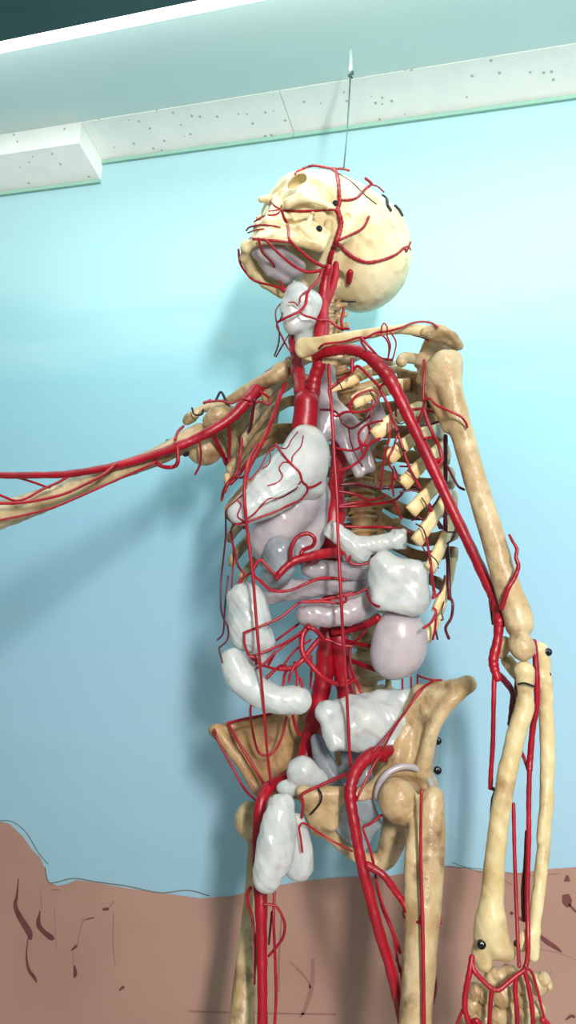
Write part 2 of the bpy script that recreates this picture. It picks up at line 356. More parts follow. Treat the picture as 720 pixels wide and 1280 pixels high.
# ================================================================== SKELETON
pb_ = P(455, 1300, 1.0)
root = bpy.data.objects.new('anatomical_skeleton', None); link(root, None, (float(pb_[0]), float(pb_[1]), float(pb_[2])))
tagt(root, 'tan human skeleton model with red arteries and milky resin organs, hanging before the sky mural', 'skeleton')
# ---- skull, local mm frame: x = subject's right, y = forward, z = up
SS = .873
Lc = np.array((.50427, .44508, .74001)); Fc = np.array((-.80491, .55264, .21612)); Uc = np.array((.31277, .70463, -.63693))
SO = np.array((.03464, .30674, -1.08))*1.10/1.08*np.array((1, 1, 1))
def sk(V):
    V = np.asarray(V)*SS; return W(-V[..., :1]*Lc+V[..., 1:2]*Fc+V[..., 2:3]*Uc+SO)
mm = .001
def E3(s, c, r, k=8, sub=False, rot=None): s.ell(np.array(c)*mm, np.array(r)*mm, rot, k*mm, sub)
def C3(s, *pts, k=6, sub=False):
    for a, b_ in zip(pts, pts[1:]): s.cap(np.array(a[:3])*mm, np.array(b_[:3])*mm, a[3]*mm, b_[3]*mm, k*mm, sub)
dO = -(R3.T @ (sk(np.array([(-.036, .080, .022)]))[0]-CAM0))[2]
oc = (C(371, 231, dO+.004)-SO)/SS; ORB = np.linalg.solve(np.stack([-Lc, Fc, Uc], 1), oc)*1000
LX = np.linalg.solve(np.stack([-Lc, Fc, Uc], 1), np.array((.88, .47, 0))); LZ = np.linalg.solve(np.stack([-Lc, Fc, Uc], 1), np.array((0, 0, 1.)))
def pxl(x, y, d): return np.linalg.solve(np.stack([-Lc, Fc, Uc], 1), (C(x, y, d)-SO)/SS)*1000
dF = -(R3.T @ (sk(np.array([(-.050, .042, -.020)]))[0]-CAM0))[2]
def hollow(s, near=-40, far=30):
    for x in (-1, 1):
        for px_, py_, r_ in ((359, 275, 6), (366, 274, 7.5), (374, 273, 8), (382, 272, 7.5), (389, 270, 6)):
            q_ = pxl(px_, py_, dF)*np.array((-x, 1, 1)); z_ = LZ*np.array((-x, 1, 1)); s.cap((q_-z_*near)*mm, (q_-z_*far)*mm, r_*mm, r_*.8*mm, .002, True)
s = SDF(.0014)
E3(s, (0, -16, 52), (79, 108, 77), 1); E3(s, (0, -78, 36), (66, 50, 54), 16); E3(s, (0, -52, 74), (70, 66, 62), 20); E3(s, (0, 58, 52), (50, 38, 40), 14); E3(s, (0, -28, -2), (50, 52, 20), 14)
for x in (-1, 1):
    E3(s, (x*54, -12, 42), (24, 50, 42), 14)
    C3(s, (x*51, -16, 6, 13), (x*50, -12, -24, 6), k=8)
    C3(s, (x*48, 70, 38, 6), (x*53, 63, 18, 5), (x*52, 60, 0, 7), (x*40, 70, -12, 7), k=6)
    C3(s, (x*53, 58, -3, 6), (x*64, 38, -2, 4), (x*66, 22, 0, 3.6), (x*60, 6, 4, 5), k=5)
    C3(s, (x*50, 72, 37, 5), (x*30, 86, 41, 5), (x*8, 90, 34, 5), k=6)
    C3(s, (x*14, 44, -2, 4), (x*15, 40, -32, 3), k=4)
    C3(s, (x*28, 44, -32, 7), (x*26, 60, -36, 7), (x*16, 78, -38, 6), (0, 84, -38, 6), k=5)
    C3(s, (x*10, 86, 22, 4), (x*16, 80, -8, 5), (x*16, 80, -26, 6), k=5)
    C3(s, (x*18, -20, -14, 6), (x*12, -36, -20, 6), k=6)
    C3(s, (x*60, -45, 8, 4), (x*34, -86, 10, 4), (0, -102, 18, 5), k=10)
E3(s, (0, 60, -20), (28, 24, 22), 8); E3(s, (0, 66, 10), (24, 20, 24), 8)
C3(s, (0, 90, 32, 6), (0, 101, 14, 4.5), k=6); C3(s, (0, 90, -22, 4), (0, 95, -20, 2.5), k=4)
C3(s, (0, 20, -8, 10), (0, -10, -16, 9), k=8)
for x in (-1, 1): E3(s, ORB*np.array((-x, 1, 1))+np.array((0, -15, -2)), (27, 24, 25), 12)
for x in (-1, 1):
    for o_ in (-4.6, 0, 4.6):
        flip = np.array((-x, 1, 1)); q0 = (ORB+LX*o_+LZ*40)*flip*mm; q1 = (ORB+LX*o_-LZ*9)*flip*mm; s.cap(q0, q1, .0095, .0075, .002, True)
    E3(s, (x*66, 46, 14), (8, 18, 15), 8, True); E3(s, (x*67, -3, 6), (5, 4, 4), 2, True)
    E3(s, (x*46, 34, -20), (17, 26, 16), 5, True)
E3(s, (0, 96, -6), (11, 18, 16), 3, True); E3(s, (0, -34, -24), (15, 18, 14), 3, True); E3(s, (0, 58, -44), (18, 24, 12), 4, True)
hollow(s)
skull = s.obj('skull', 'skull', root, noise=.0004, nf=150, tf=sk); label(skull, 'cream skull tilted back with bare eye sockets')
skb = bvh_of(skull)
s = SDF(.0014)
def Tr(s, a, b_, c, r, k=3): s.tri(np.array(a)*mm, np.array(b_)*mm, np.array(c)*mm, r*mm, k*mm)
for x in (-1, 1):
    co, go, cr_, fr = (x*50, 12, -6), (x*49, 4, -58), (x*47, 36, -8), (x*46, 40, -48)
    C3(s, co+(6,), (x*50, 6, -30, 5), go+(5,), k=4); C3(s, cr_+(3,), fr+(5,), k=4)
    Tr(s, (x*50, 8, -24), go, fr, 3.6); Tr(s, (x*50, 8, -24), (x*47, 36, -22), fr, 3.2)
    low = [(x*48, 8, -62), (x*43, 34, -72), (x*32, 60, -82), (x*16, 77, -88), (0, 82, -90)]; up_ = [(x*46, 40, -48), (x*38, 44, -50), (x*28, 62, -56), (x*14, 76, -60), (0, 80, -60)]
    for i in range(4):
        C3(s, low[i]+(5.5,), low[i+1]+(5.5,), k=4); C3(s, up_[i]+(4.5,), up_[i+1]+(4.5,), k=4)
        Tr(s, low[i], low[i+1], up_[i+1], 4.2); Tr(s, low[i], up_[i], up_[i+1], 4.2)
C3(s, (0, 84, -86, 7), (0, 84, -92, 4), k=6)
hollow(s)
jaw = s.obj('mandible', 'pale', root, noise=.0004, nf=170, tf=sk); jwb = bvh_of(jaw)
for x in (-1, 1):
    s = SDF(.0012); s.cap(np.array((x*46, 36, -14))*mm, np.array((x*46.5, 34, -38))*mm, .0030, .0046, .002)
    s.obj('coronoid_process', 'skull', jaw, tf=sk)
# teeth row in the upper jaw
for i, a in enumerate(np.linspace(-1.25, 1.25, 12)):
    s = SDF(.0012); px_, py_ = 25*math.sin(a), 50+32*math.cos(a)
    s.cap(np.array((px_, py_, -42))*mm, np.array((px_*1.0, py_, -50))*mm, .0036, .0030, .002)
    s.obj('tooth', 'skull', skull, tf=sk)
# ---- vertebrae. torso frame in camera coords
def frame(upv, leftv):
    u = nrm(upv); l = np.array(leftv, float); l -= u*l.dot(u); l = nrm(l); f = np.cross(l, u); f = f if f[2] > 0 else -f
    return l, f, u
def vertebra_mesh(kind):
    s = SDF(.0013); w, dp, h, sp_, tr = dict(c=(10, 7, 5.5, 16, 17), t=(15, 13, 9.5, 30, 27), l=(21, 16, 13, 28, 34))[kind]
    z = (0, 0, 1)
    s.cap((0, 0, -h*mm*.45), (0, 0, h*mm*.45), w*mm*.66, w*mm*.66, .003)
    E3(s, (0, 0, h*.72), (w, dp, 2.6), 2.5); E3(s, (0, 0, -h*.72), (w, dp, 2.6), 2.5)
    for x in (-1, 1):
        C3(s, (x*w*.5, -dp*.7, 1, 3.2), (x*w*.6, -dp-8, 2, 3.2), (0, -dp-13, -1, 3.2), k=3)
        C3(s, (x*w*.6, -dp-6, 2, 3.6), (x*tr, -dp-9, 4, 3.0), k=3)
        C3(s, (x*w*.6, -dp-8, h, 3), (x*w*.6, -dp-9, -h, 3.2), k=3)
    C3(s, (0, -dp-12, -1, 3), (0, -dp-sp_, -8 if kind == 't' else -3, 3.2), k=3)
    return s.mesh(.0004, 300)
vm = {}
for kd in 'ctl':
    V, F = vertebra_mesh(kd); me = bpy.data.meshes.new('vertebra'); me.from_pydata(V.tolist(), [], F.tolist()); me.materials.append(M['dark' if kd != 'c' else 'bone']); me.polygons.foreach_set('use_smooth', [True]*len(me.polygons)); vm[kd] = me
vm['l'].materials.clear(); vm['l'].materials.append(M['bone'])
spine = [(409, 372, 1.115, 'c'), (409, 386, 1.118, 'c'), (410, 400, 1.12, 'c'), (412, 414, 1.122, 'c'), (415, 428, 1.124, 'c'), (419, 443, 1.126, 'c'), (423, 459, 1.13, 't'), (428, 477, 1.135, 't'), (433, 497, 1.14, 't'), (437, 518, 1.14, 't'), (441, 540, 1.14, 't'),
         (444, 562, 1.14, 't'), (447, 585, 1.14, 't'), (449, 609, 1.135, 't'), (451, 633, 1.13, 't'), (453, 657, 1.125, 't'), (454, 684, 1.12, 't'), (455, 716, 1.11, 'l'), (456, 752, 1.10, 'l'), (458, 792, 1.09, 'l'), (458, 834, 1.085, 'l'), (456, 872, 1.09, 'l')]
sp_c = np.array([C(*q[:3]) for q in spine]); LEFT = (.88, .12, .46)
for i, q in enumerate(spine):
    up_v = sp_c[max(0, i-1)]-sp_c[min(len(spine)-1, i+1)]; l, f, u = frame(up_v, LEFT if i > 5 else (.8, .2, .55))
    o = bpy.data.objects.new('vertebra', vm[q[3]]); sc_ = 1 if i < 6 else (1.0+.035*(i-6) if q[3] == 't' else 1.34); o.scale = (sc_, sc_, sc_ if q[3] == 't' else 1.12); pos = W(sp_c[i]); link(o, root, pos.tolist())
    Rl = np.stack([R3 @ (-l), R3 @ f, R3 @ u], 1); 
    if np.linalg.det(Rl) < 0: Rl[:, 0] *= -1
    o.rotation_euler = Matrix(Rl.tolist()).to_euler()
# sacrum
s = SDF(.0016)
s.chain([(455, 892, 1.10, 22), (450, 925, 1.12, 20), (444, 960, 1.13, 14), (440, 990, 1.12, 8), (438, 1005, 1.10, 5)], .008)
s.sheet([(420, 890, 1.12), (495, 890, 1.09), (470, 960, 1.12), (428, 960, 1.13)], .008, .008)
s.obj('sacrum', 'dark', root, noise=.0008, nf=220)
# ---- ribs
UPV = (.05, 1, 0.1)
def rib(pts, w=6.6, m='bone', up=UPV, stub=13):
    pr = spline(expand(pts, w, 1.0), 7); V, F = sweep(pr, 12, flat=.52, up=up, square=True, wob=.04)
    fm = [0 if i < 12*stub else 1 for i in range(len(F))]; fm[-2] = 0  # rear of the rib goes darker: shade inside the cage put into the colour
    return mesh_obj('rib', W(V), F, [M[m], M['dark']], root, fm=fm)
left_ribs = [
 [(411, 487, .99), (440, 476, .99), (467, 464, 1.0), (492, 462, 1.05), (480, 455, 1.12), (428, 474, 1.145)],
 [(441, 503, .97), (472, 489, .98), (503, 482, 1.02), (512, 482, 1.08), (480, 480, 1.15), (433, 494, 1.155)],
 [(467, 545, .965), (497, 521, .97), (526, 510, 1.01), (530, 510, 1.08), (490, 510, 1.155), (437, 515, 1.155)],
 [(485, 573, .96), (516, 549, .965), (543, 538, 1.0), (548, 545, 1.07), (500, 540, 1.155), (441, 538, 1.155)],
 [(503, 606, .955), (530, 578, .96), (552, 562, 1.0), (555, 574, 1.07), (505, 570, 1.155), (444, 560, 1.155)],
 [(513, 640, .955), (540, 612, .96), (559, 592, 1.0), (560, 605, 1.07), (505, 603, 1.155), (447, 583, 1.155)],
 [(520, 678, .955), (545, 642, .965), (562, 620, 1.0), (563, 635, 1.07), (510, 640, 1.15), (449, 607, 1.15)],
 [(537, 712, .96), (555, 675, .975), (566, 650, 1.01), (565, 668, 1.07), (515, 672, 1.145), (451, 632, 1.145)],
 [(545, 766, .985), (560, 730, .99), (567, 700, 1.01), (565, 690, 1.06), (520, 694, 1.13), (453, 656, 1.14)],
 [(533, 800, .99), (548, 770, 1.0), (556, 745, 1.03), (550, 730, 1.07), (515, 715, 1.12), (455, 683, 1.135)]]
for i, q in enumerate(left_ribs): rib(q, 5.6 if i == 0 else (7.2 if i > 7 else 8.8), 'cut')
right_ribs = []
for i, (cx, cy) in enumerate([(330, 498), (314, 526), (304, 553), (287, 588), (283, 600), (284, 640), (287, 672), (289, 702), (302, 724)]):
    right_ribs.append([(cx, cy, 1.07), (cx+10, cy-14, 1.10), (cx+34, cy-38, 1.15), (cx+68, cy-52, 1.18), (432+2*i, 482+22*i, 1.155)])
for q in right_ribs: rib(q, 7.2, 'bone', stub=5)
# first rib, left, seen below the clavicle
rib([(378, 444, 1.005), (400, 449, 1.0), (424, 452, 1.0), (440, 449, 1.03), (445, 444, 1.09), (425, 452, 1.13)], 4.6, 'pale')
# ---- clavicles
s = SDF(.0014)
s.chain([(378, 431, 1.0, 9), (395, 431, .99, 9.5), (425, 424, .98, 8), (460, 417, .97, 6.5), (495, 412, .955, 6), (520, 412, .95, 7.5), (534, 414, .948, 6)], .004)
s.chain([(378, 440, 1.0, 8), (392, 436, .995, 6)], .006)
clL = s.obj('clavicle', 'pale', root, noise=.0004, nf=200)
s = SDF(.0014)
s.chain([(362, 458, 1.07, 8), (352, 464, 1.07, 12), (342, 471, 1.07, 10), (322, 480, 1.08, 8), (300, 492, 1.09, 6.5), (284, 502, 1.10, 5.5), (266, 511, 1.10, 6)], .004)
clR = s.obj('clavicle', 'bone', root, noise=.0004, nf=200)
# ---- left scapula (near shoulder)
s = SDF(.0014)
s.sheet([(528, 414, .95), (546, 411, .95), (566, 419, .955), (575, 432, .965), (568, 437, .975), (548, 431, .985), (536, 422, .97)], .0032, .003)
s.chain([(530, 415, .945, 5), (545, 409, .948, 4), (562, 416, .95, 4), (574, 430, .96, 4), (567, 436, .97, 4)], .004)
s.sheet([(538, 420, .975), (552, 432, .985), (535, 455, 1.01), (522, 456, 1.01)], .004, .004)
s.chain([(502, 452, .965, 7.5), (506, 447, .975, 7), (520, 449, .99, 7), (532, 455, 1.0, 8), (534, 475, 1.01, 9)], .005)
s.chain([(532, 455, 1.0, 8), (528, 475, 1.01, 8)], .005)
s.sheet([(498, 462, 1.06), (530, 470, 1.02), (545, 520, 1.03), (556, 600, 1.07), (520, 560, 1.10)], .0028, .004)
s.chain([(532, 475, 1.015, 6), (545, 525, 1.03, 4), (556, 600, 1.07, 5)], .004)
s.obj('scapula', 'bone', root, noise=.0005, nf=190)
# right scapula
s = SDF(.0014)
s.chain([(268, 508, 1.12, 7), (252, 512, 1.12, 5), (240, 521, 1.12, 7), (234, 526, 1.12, 6)], .004)
s.chain([(262, 526, 1.09, 9), (274, 518, 1.085, 12), (290, 515, 1.11, 8), (296, 520, 1.14, 9)], .005)
s.sheet([(258, 545, 1.16), (296, 515, 1.16), (350, 490, 1.20), (340, 560, 1.22), (300, 580, 1.20)], .0032, .004)
s.chain([(285, 522, 1.14, 10), (288, 545, 1.15, 8), (300, 580, 1.19, 6)], .006)
s.obj('scapula', 'bone', root, noise=.0005, nf=190)
# ---- right arm going off to the left
s = SDF(.0015)
s.pe(256, 562, 1.10, (22, 20, 20), k=.004)
s.chain([(250, 543, 1.11, 14), (238, 549, 1.10, 14), (222, 558, 1.09, 13), (190, 573, 1.06, 11.5), (150, 588, 1.02, 11.5), (100, 607, .975, 13), (50, 627, .925, 15), (0, 644, .875, 17), (-50, 660, .83, 19), (-90, 672, .79, 26)], .006)
s.obj('humerus', 'bone', root, noise=.0006, nf=130)
# ---- left humerus
s = SDF(.0016)
s.pe(546, 468, .935, (18, 20, 19), k=.006)
s.chain([(556, 456, .925, 19), (561, 475, .925, 16), (567, 505, .922, 15), (580, 550, .915, 14.5), (597, 610, .90, 14.5), (617, 675, .885, 15), (633, 730, .875, 16.5), (645, 762, .865, 18.5), (649, 780, .86, 18)], .008)
s.chain([(533, 462, .945, 9), (541, 490, .94, 9), (558, 535, .925, 5)], .008)
s.chain([(568, 448, .93, 9), (569, 470, .93, 8)], .008)
s.chain([(653, 810, .852, 16), (651, 806, .853, 16.5)], .0015)
s.chain([(630, 806, .875, 11), (625, 815, .88, 9)], .006)
s.pe(650, 788, .832, (13, 6, 7), rotz(-20), k=.004, sub=True)
humL = s.obj('humerus', 'bone', root, noise=.0006, nf=150)
# ---- radius
s = SDF(.0014)
s.chain([(655, 839, .852, 13), (656, 850, .852, 10.5)], .003)
s.chain([(656, 852, .852, 9.5), (657, 870, .852, 10), (656, 885, .852, 12), (649, 905, .85, 12), (640, 940, .848, 12), (628, 1000, .842, 12), (620, 1060, .838, 12.5), (616, 1110, .835, 14), (614, 1150, .832, 17.5)], .005)
s.chain([(600, 1192, .832, 9), (606, 1165, .832, 14)], .008)
s.chain([(614, 1150, .832, 17), (620, 1178, .832, 18), (632, 1190, .834, 12)], .006)
s.chain([(600, 1192, .832, 9), (605, 1205, .832, 10)], .006)
radius = s.obj('radius', 'pale', root, noise=.0005, nf=170)
# ---- ulna
s = SDF(.0014)
s.chain([(674, 812, .885, 10), (678, 830, .885, 10.5), (682, 870, .882, 9.5), (684, 920, .878, 9.5), (684, 980, .872, 9), (680, 1050, .862, 8.5), (674, 1110, .852, 8), (668, 1160, .845, 7.5), (667, 1195, .842, 7)], .004)
s.chain([(634, 826, .885, 8), (648, 842, .885, 9), (670, 850, .885, 10)], .006)
s.chain([(667, 1165, .845, 6), (656, 1172, .842, 8), (653, 1180, .842, 9)], .005)
s.chain([(684, 980, .868, 5), (676, 1050, .858, 5)], .004)
ulna = s.obj('ulna', 'pale', root, noise=.0005, nf=170)
# ---- carpal bones and metacarpals
for x, y, rx, ry, ro in [(619, 1221, 15, 11, -15), (638, 1216, 12, 9, 35), (654, 1230, 10, 12, 10), (671, 1231, 11, 16, -35), (679, 1224, 8, 8, 0), (684, 1231, 5, 5, 0), (593, 1241, 9, 13, 10), (605, 1243, 9, 12, -10),
                         (628, 1245, 12, 15, 8), (643, 1246, 7, 14, 0), (655, 1250, 10, 12, 0), (588, 1257, 9, 12, 20), (603, 1262, 10, 12, -5)]:
    s = SDF(.0012); R_ = rotz(ro)
    s.pe(x, y, .832+rng.uniform(-.004, .004), (rx, ry, 11), R_, k=.003); s.pe(x+rx*.3, y-ry*.3, .830, (rx*.6, ry*.5, 9), R_, k=.004)
    s.obj('carpal_bone', 'bone', root, noise=.0010, nf=330, seed=x)
for x0, y0_, x1, y1_, r0 in [(585, 1270, 560, 1350, 9), (604, 1272, 598, 1370, 9), (624, 1268, 622, 1380, 10), (640, 1264, 645, 1380, 9), (656, 1264, 668, 1375, 8), (671, 1262, 690, 1360, 8.5)]:
    s = SDF(.0013); s.chain([(x0, y0_, .832, r0+2), (x0*.8+x1*.2, y0_*.8+y1_*.2, .832, r0-2), (x0*.3+x1*.7, y0_*.3+y1_*.7, .83, r0-3), (x1, y1_, .83, r0)], .005)
    s.obj('metacarpal', 'bone', root, noise=.0006, nf=300, seed=x0)
# ---- hip bones
s = SDF(.0017)   # left, near
s.sheet([(524, 866, .985), (586, 856, .955), (562, 878, .955), (541, 912, .96), (531, 960, .965), (498, 965, .975), (500, 920, .985), (512, 885, .99)], .005, .006)
s.chain([(514, 878, .995, 6), (524, 864, .99, 6), (545, 858, .98, 6), (566, 856, .965, 6), (584, 852, .95, 8), (588, 855, .95, 8)], .006)
s.chain([(514, 880, .99, 5), (502, 918, .98, 8), (496, 945, .97, 11), (494, 962, .975, 12)], .008)
s.chain([(583, 860, .955, 7), (560, 880, .955, 6), (542, 908, .955, 7), (532, 945, .955, 9), (528, 965, .96, 12)], .008)
s.pe(508, 985, .975, (40, 36, 28), k=.008)
s.chain([(484, 975, .965, 14), (455, 992, .965, 9), (425, 992, .965, 8), (392, 994, .965, 9)], .008)          # upper ramus
s.sheet([(378, 990, .97), (425, 992, .965), (415, 1030, .97), (395, 1038, .98)], .006, .006)
s.chain([(392, 1000, .97, 9), (400, 1030, .975, 9), (430, 1058, .985, 8), (460, 1078, .995, 10)], .006)        # lower ramus
s.chain([(500, 1010, .985, 20), (492, 1045, .99, 17), (482, 1072, .995, 14), (465, 1080, .995, 10)], .008)     # ischium
s.pe(503, 998, .948, (31, 31, 24), k=.004, sub=True)
hipL = s.obj('hip_bone', 'bone', root, noise=.0004, nf=190)
s = SDF(.0017)   # right, far
s.sheet([(270, 912, 1.06), (300, 903, 1.075), (388, 893, 1.13), (385, 935, 1.12), (350, 985, 1.08), (322, 985, 1.06), (300, 945, 1.055)], .0035, .004)
s.chain([(270, 914, 1.06, 6), (300, 905, 1.07, 5), (345, 896, 1.10, 5), (388, 893, 1.13, 7)], .004)
s.chain([(270, 914, 1.06, 7), (290, 940, 1.055, 5.5), (306, 962, 1.05, 6), (322, 985, 1.05, 8), (340, 992, 1.04, 12)], .006)
s.chain([(340, 995, 1.04, 13), (362, 990, 1.01, 9), (382, 992, .985, 9)], .006)
s.chain([(340, 1010, 1.05, 15), (345, 1045, 1.07, 12), (360, 1070, 1.07, 9)], .006)
hipR = s.obj('hip_bone', 'dark', root, noise=.0009, nf=190)
# socket rim ring of resin
cc = C(506, 992, .952); ring = []
for a in np.linspace(math.radians(-35), math.radians(190), 24): ring.append((*(cc+np.array((math.cos(a)*35, math.sin(a)*34, -6*math.cos(a)))*.95/FPX), 4.4*.95/FPX))
V, F = sweep(np.array(ring), 8); label(mesh_obj('socket_rim', W(V), F, M['mauve'], hipL), 'pale grey ring round the hip socket')
s = SDF(.0015); s.sheet([(424, 1000, .972), (462, 1000, .965), (472, 1030, .97), (452, 1062, .98), (424, 1036, .975)], .004, .004); label(s.obj('foramen_plug', 'smoky', hipL, noise=.0006), 'clear grey resin filling the opening of the hip bone')
s = SDF(.0015); s.pe(538, 938, .985, (10, 26, 12), rotz(8)); label(s.obj('gluteal_pad', 'smoky', hipL), 'clear resin pad behind the hip bone')
# ---- femurs
s = SDF(.0016)
s.pe(497, 1000, .935, (24, 28, 24), k=.004)
s.chain([(504, 1010, .94, 20), (520, 1022, .94, 17), (530, 1030, .935, 16)], .006)
s.chain([(542, 996, .925, 13), (538, 1010, .925, 18), (537, 1045, .92, 20), (534, 1100, .91, 20), (528, 1160, .90, 21), (523, 1220, .89, 21), (518, 1290, .88, 20), (512, 1360, .87, 20)], .008)
s.chain([(520, 1030, .92, 8), (516, 1080, .91, 11), (514, 1150, .905, 8)], .008)
femL = s.obj('femur', 'bone', root, noise=.0004, nf=120)
s = SDF(.0016)
s.pe(312, 1025, 1.06, (19, 23, 20), k=.006)
s.chain([(324, 1040, 1.06, 14), (322, 1070, 1.06, 13), (317, 1120, 1.05, 12), (311, 1180, 1.03, 13), (305, 1240, 1.01, 15), (301, 1300, .99, 16), (297, 1360, .98, 17)], .008)
femR = s.obj('femur', 'bone', root, noise=.0004, nf=120)
# ================================================================== RESIN ORGANS
s = SDF(.0015)   # larynx and thyroid
s.chain([(372, 370, 1.03, 17), (388, 378, 1.035, 14)], .006); s.chain([(362, 385, 1.03, 12), (366, 405, 1.03, 13)], .008); s.chain([(384, 380, 1.03, 16), (384, 400, 1.03, 12)], .008); s.chain([(378, 405, 1.04, 14), (380, 424, 1.045, 12)], .006)
lary = s.obj('larynx', 'resin', root, noise=.0009, nf=160); lab_ = label(lary, 'lumpy white resin larynx under the jaw')
s = SDF(.0016)   # tongue / mouth floor
s.sheet([(322, 310, 1.045), (350, 312, 1.045), (372, 335, 1.06), (358, 345, 1.065), (338, 338, 1.06)], .008, .006)
label(s.obj('mouth_floor', 'mauve', root, noise=.0006), 'grey white resin tongue inside the jaw')
s = SDF(.0016)   # heart
s.chain([(383, 555, .99, 24), (372, 580, .985, 30), (345, 610, .975, 30), (315, 632, .965, 22), (300, 640, .96, 16)], .014)
s.chain([(385, 570, .995, 26), (388, 605, 1.0, 20)], .012)
s.pe(352, 618, .945, (30, 2, 10), rotz(-27), k=.001)
heart = s.obj('heart', 'resin', root, noise=.0008, nf=100); label(heart, 'pale white resin heart with red surface arteries'); hb = bvh_of(heart)
s = SDF(.0017)   # right ventricle, liver-like mass below
s.chain([(392, 600, 1.03, 18), (378, 625, 1.02, 26), (352, 650, 1.01, 30), (338, 672, 1.01, 27), (348, 695, 1.02, 26)], .015)
s.chain([(402, 620, 1.03, 10), (392, 665, 1.03, 16), (378, 690, 1.03, 15)], .012)
label(s.obj('heart_ventricle', 'mauve', root, noise=.0010, nf=110), 'greyish resin mass below the white heart')
s = SDF(.0016)   # stomach stump
s.chain([(350, 690, .985, 20), (348, 712, .99, 20), (338, 722, 1.0, 14)], .012)
label(s.obj('gallbladder', 'smoky', root, noise=.0008), 'dark grey translucent resin lobe')
s = SDF(.0016)   # trachea with bronchi
s.chain([(409, 462, 1.075, 10), (410, 500, 1.07, 12), (412, 540, 1.065, 9)], .006); s.sheet([(404, 490, 1.07), (432, 515, 1.06), (455, 540, 1.05), (464, 585, 1.05), (448, 592, 1.05), (432, 558, 1.055), (408, 530, 1.065)], .004, .006)
s.sheet([(455, 540, 1.05), (470, 500, 1.07), (482, 530, 1.07), (464, 560, 1.06)], .004, .006)
s.chain([(408, 520, 1.065, 9), (400, 560, 1.06, 9), (396, 600, 1.05, 8)], .006)
label(s.obj('trachea', 'mauve', root, noise=.0004), 'flat pale grey resin windpipe with a forked end')
s = SDF(.0015)   # adrenal / pancreas tail piece
s.chain([(417, 664, 1.0, 11), (428, 672, 1.0, 12), (445, 682, 1.0, 13), (470, 680, 1.0, 11), (497, 674, 1.0, 11)], .006)
s.box(C(500, 674, 1.0), np.array((7, 12, 9))*mm*.9, rotz(-4), .001); s.box(C(416, 663, 1.0), np.array((8, 10, 9))*mm*.9, rotz(28), .001)
s.chain([(440, 686, 1.0, 12), (452, 694, 1.0, 10)], .006)
label(s.obj('pancreas', 'resin', root, noise=.0010), 'bent white resin tube with square cut ends')
s = SDF(.0016)
s.box(C(497, 731, .975), np.array((32, 34, 20))*.975/FPX, rotz(8), .011, .006); s.chain([(478, 705, .975, 16), (478, 742, .98, 14)], .008); s.chain([(520, 720, .975, 14), (520, 750, .975, 18)], .010)
spl = s.obj('spleen', 'resin', root, noise=.0013, nf=130); label(spl, 'blocky white resin spleen above the smooth kidney')
s = SDF(.0016); s.pe(500, 803, .99, (35, 44, 24), rotz(4)); s.pe(488, 822, .99, (24, 26, 20), k=.01)
kid = s.obj('kidney', 'mauve', root); label(kid, 'smooth egg shaped pale kidney')
s = SDF(.0016)   # transverse pieces
s.chain([(388, 711, 1.02, 12), (420, 713, 1.03, 12), (452, 714, 1.04, 12)], .004)
label(s.obj('duodenum', 'mauve', root, noise=.0008), 'upper pale resin tube crossing the spine')
s = SDF(.0016); s.chain([(338, 746, 1.02, 10), (360, 738, 1.02, 13), (390, 736, 1.03, 12), (425, 730, 1.045, 12), (452, 728, 1.05, 11)], .006)
label(s.obj('duodenum', 'mauve', root, noise=.0010), 'narrow wavy pale resin tube in the middle')
s = SDF(.0016); s.chain([(384, 768, 1.0, 15), (410, 768, 1.005, 16), (440, 763, 1.01, 18), (462, 752, 1.02, 16)], .008)
label(s.obj('transverse_colon', 'mauve', root, noise=.0008), 'wide pale resin tube above the red arteries')
s = SDF(.0016); s.chain([(310, 750, .985, 22), (314, 770, .985, 24), (312, 790, .985, 24), (326, 800, .99, 18), (322, 820, .995, 14)], .010); s.chain([(300, 750, .985, 16), (302, 795, .985, 14)], .008)
s.pe(312, 766, .958, (9, 17, 5), rotz(8), k=.004, sub=True)
label(s.obj('ascending_colon', 'resin', root, noise=.0010), 'upright white resin bowel piece with a hollow')
s = SDF(.0016); s.chain([(291, 826, .97, 16), (300, 845, .97, 19), (322, 864, .97, 19), (345, 874, .97, 18), (372, 875, .97, 18)], .012)
label(s.obj('sigmoid_colon', 'resin', root, noise=.0006), 'curved white resin bowel piece below')
s = SDF(.0016)
q = [(408, 890, .99), (455, 875, 1.0), (505, 872, 1.0), (502, 900, .99), (492, 930, .98), (452, 928, .98), (418, 928, .975)]
s.sheet(q, .009, .006); s.chain([(418, 912, .98, 12), (450, 902, .985, 24), (485, 900, .99, 24)], .008)
label(s.obj('rectum', 'resin', root, noise=.0013, nf=170), 'large cloudy white resin block beside the left hip')
s = SDF(.0016); s.chain([(396, 925, 1.02, 8), (402, 945, 1.02, 11), (415, 970, 1.02, 15), (435, 985, 1.02, 18)], .008)
s.sheet([(430, 930, 1.03), (455, 930, 1.02), (460, 985, 1.01), (438, 985, 1.02)], .006, .006)
label(s.obj('bladder', 'smoky', root), 'grey translucent resin funnel in the pelvis')
s = SDF(.0016); s.pe(378, 965, .985, (20, 20, 16), rotz(20)); s.pe(362, 985, .985, (17, 10, 12)); s.pe(395, 975, .99, (16, 14, 12), k=.008)
label(s.obj('prostate', 'resin', root, noise=.0006), 'rounded white resin lump above the pubic bone')
s = SDF(.0015); s.chain([(352, 1008, .93, 17), (344, 1040, .925, 20), (338, 1075, .92, 20), (334, 1098, .92, 18)], .010)
s.chain([(360, 1030, .93, 12), (352, 1078, .925, 14)], .006); s.pe(341, 1045, .900, (7, 17, 6), rotz(10), k=.003, sub=True); s.pe(343, 1076, .900, (9, 7, 5), k=.003, sub=True)
label(s.obj('penis', 'resin', root, noise=.0010, nf=200), 'ribbed white resin piece below the pubic bone')
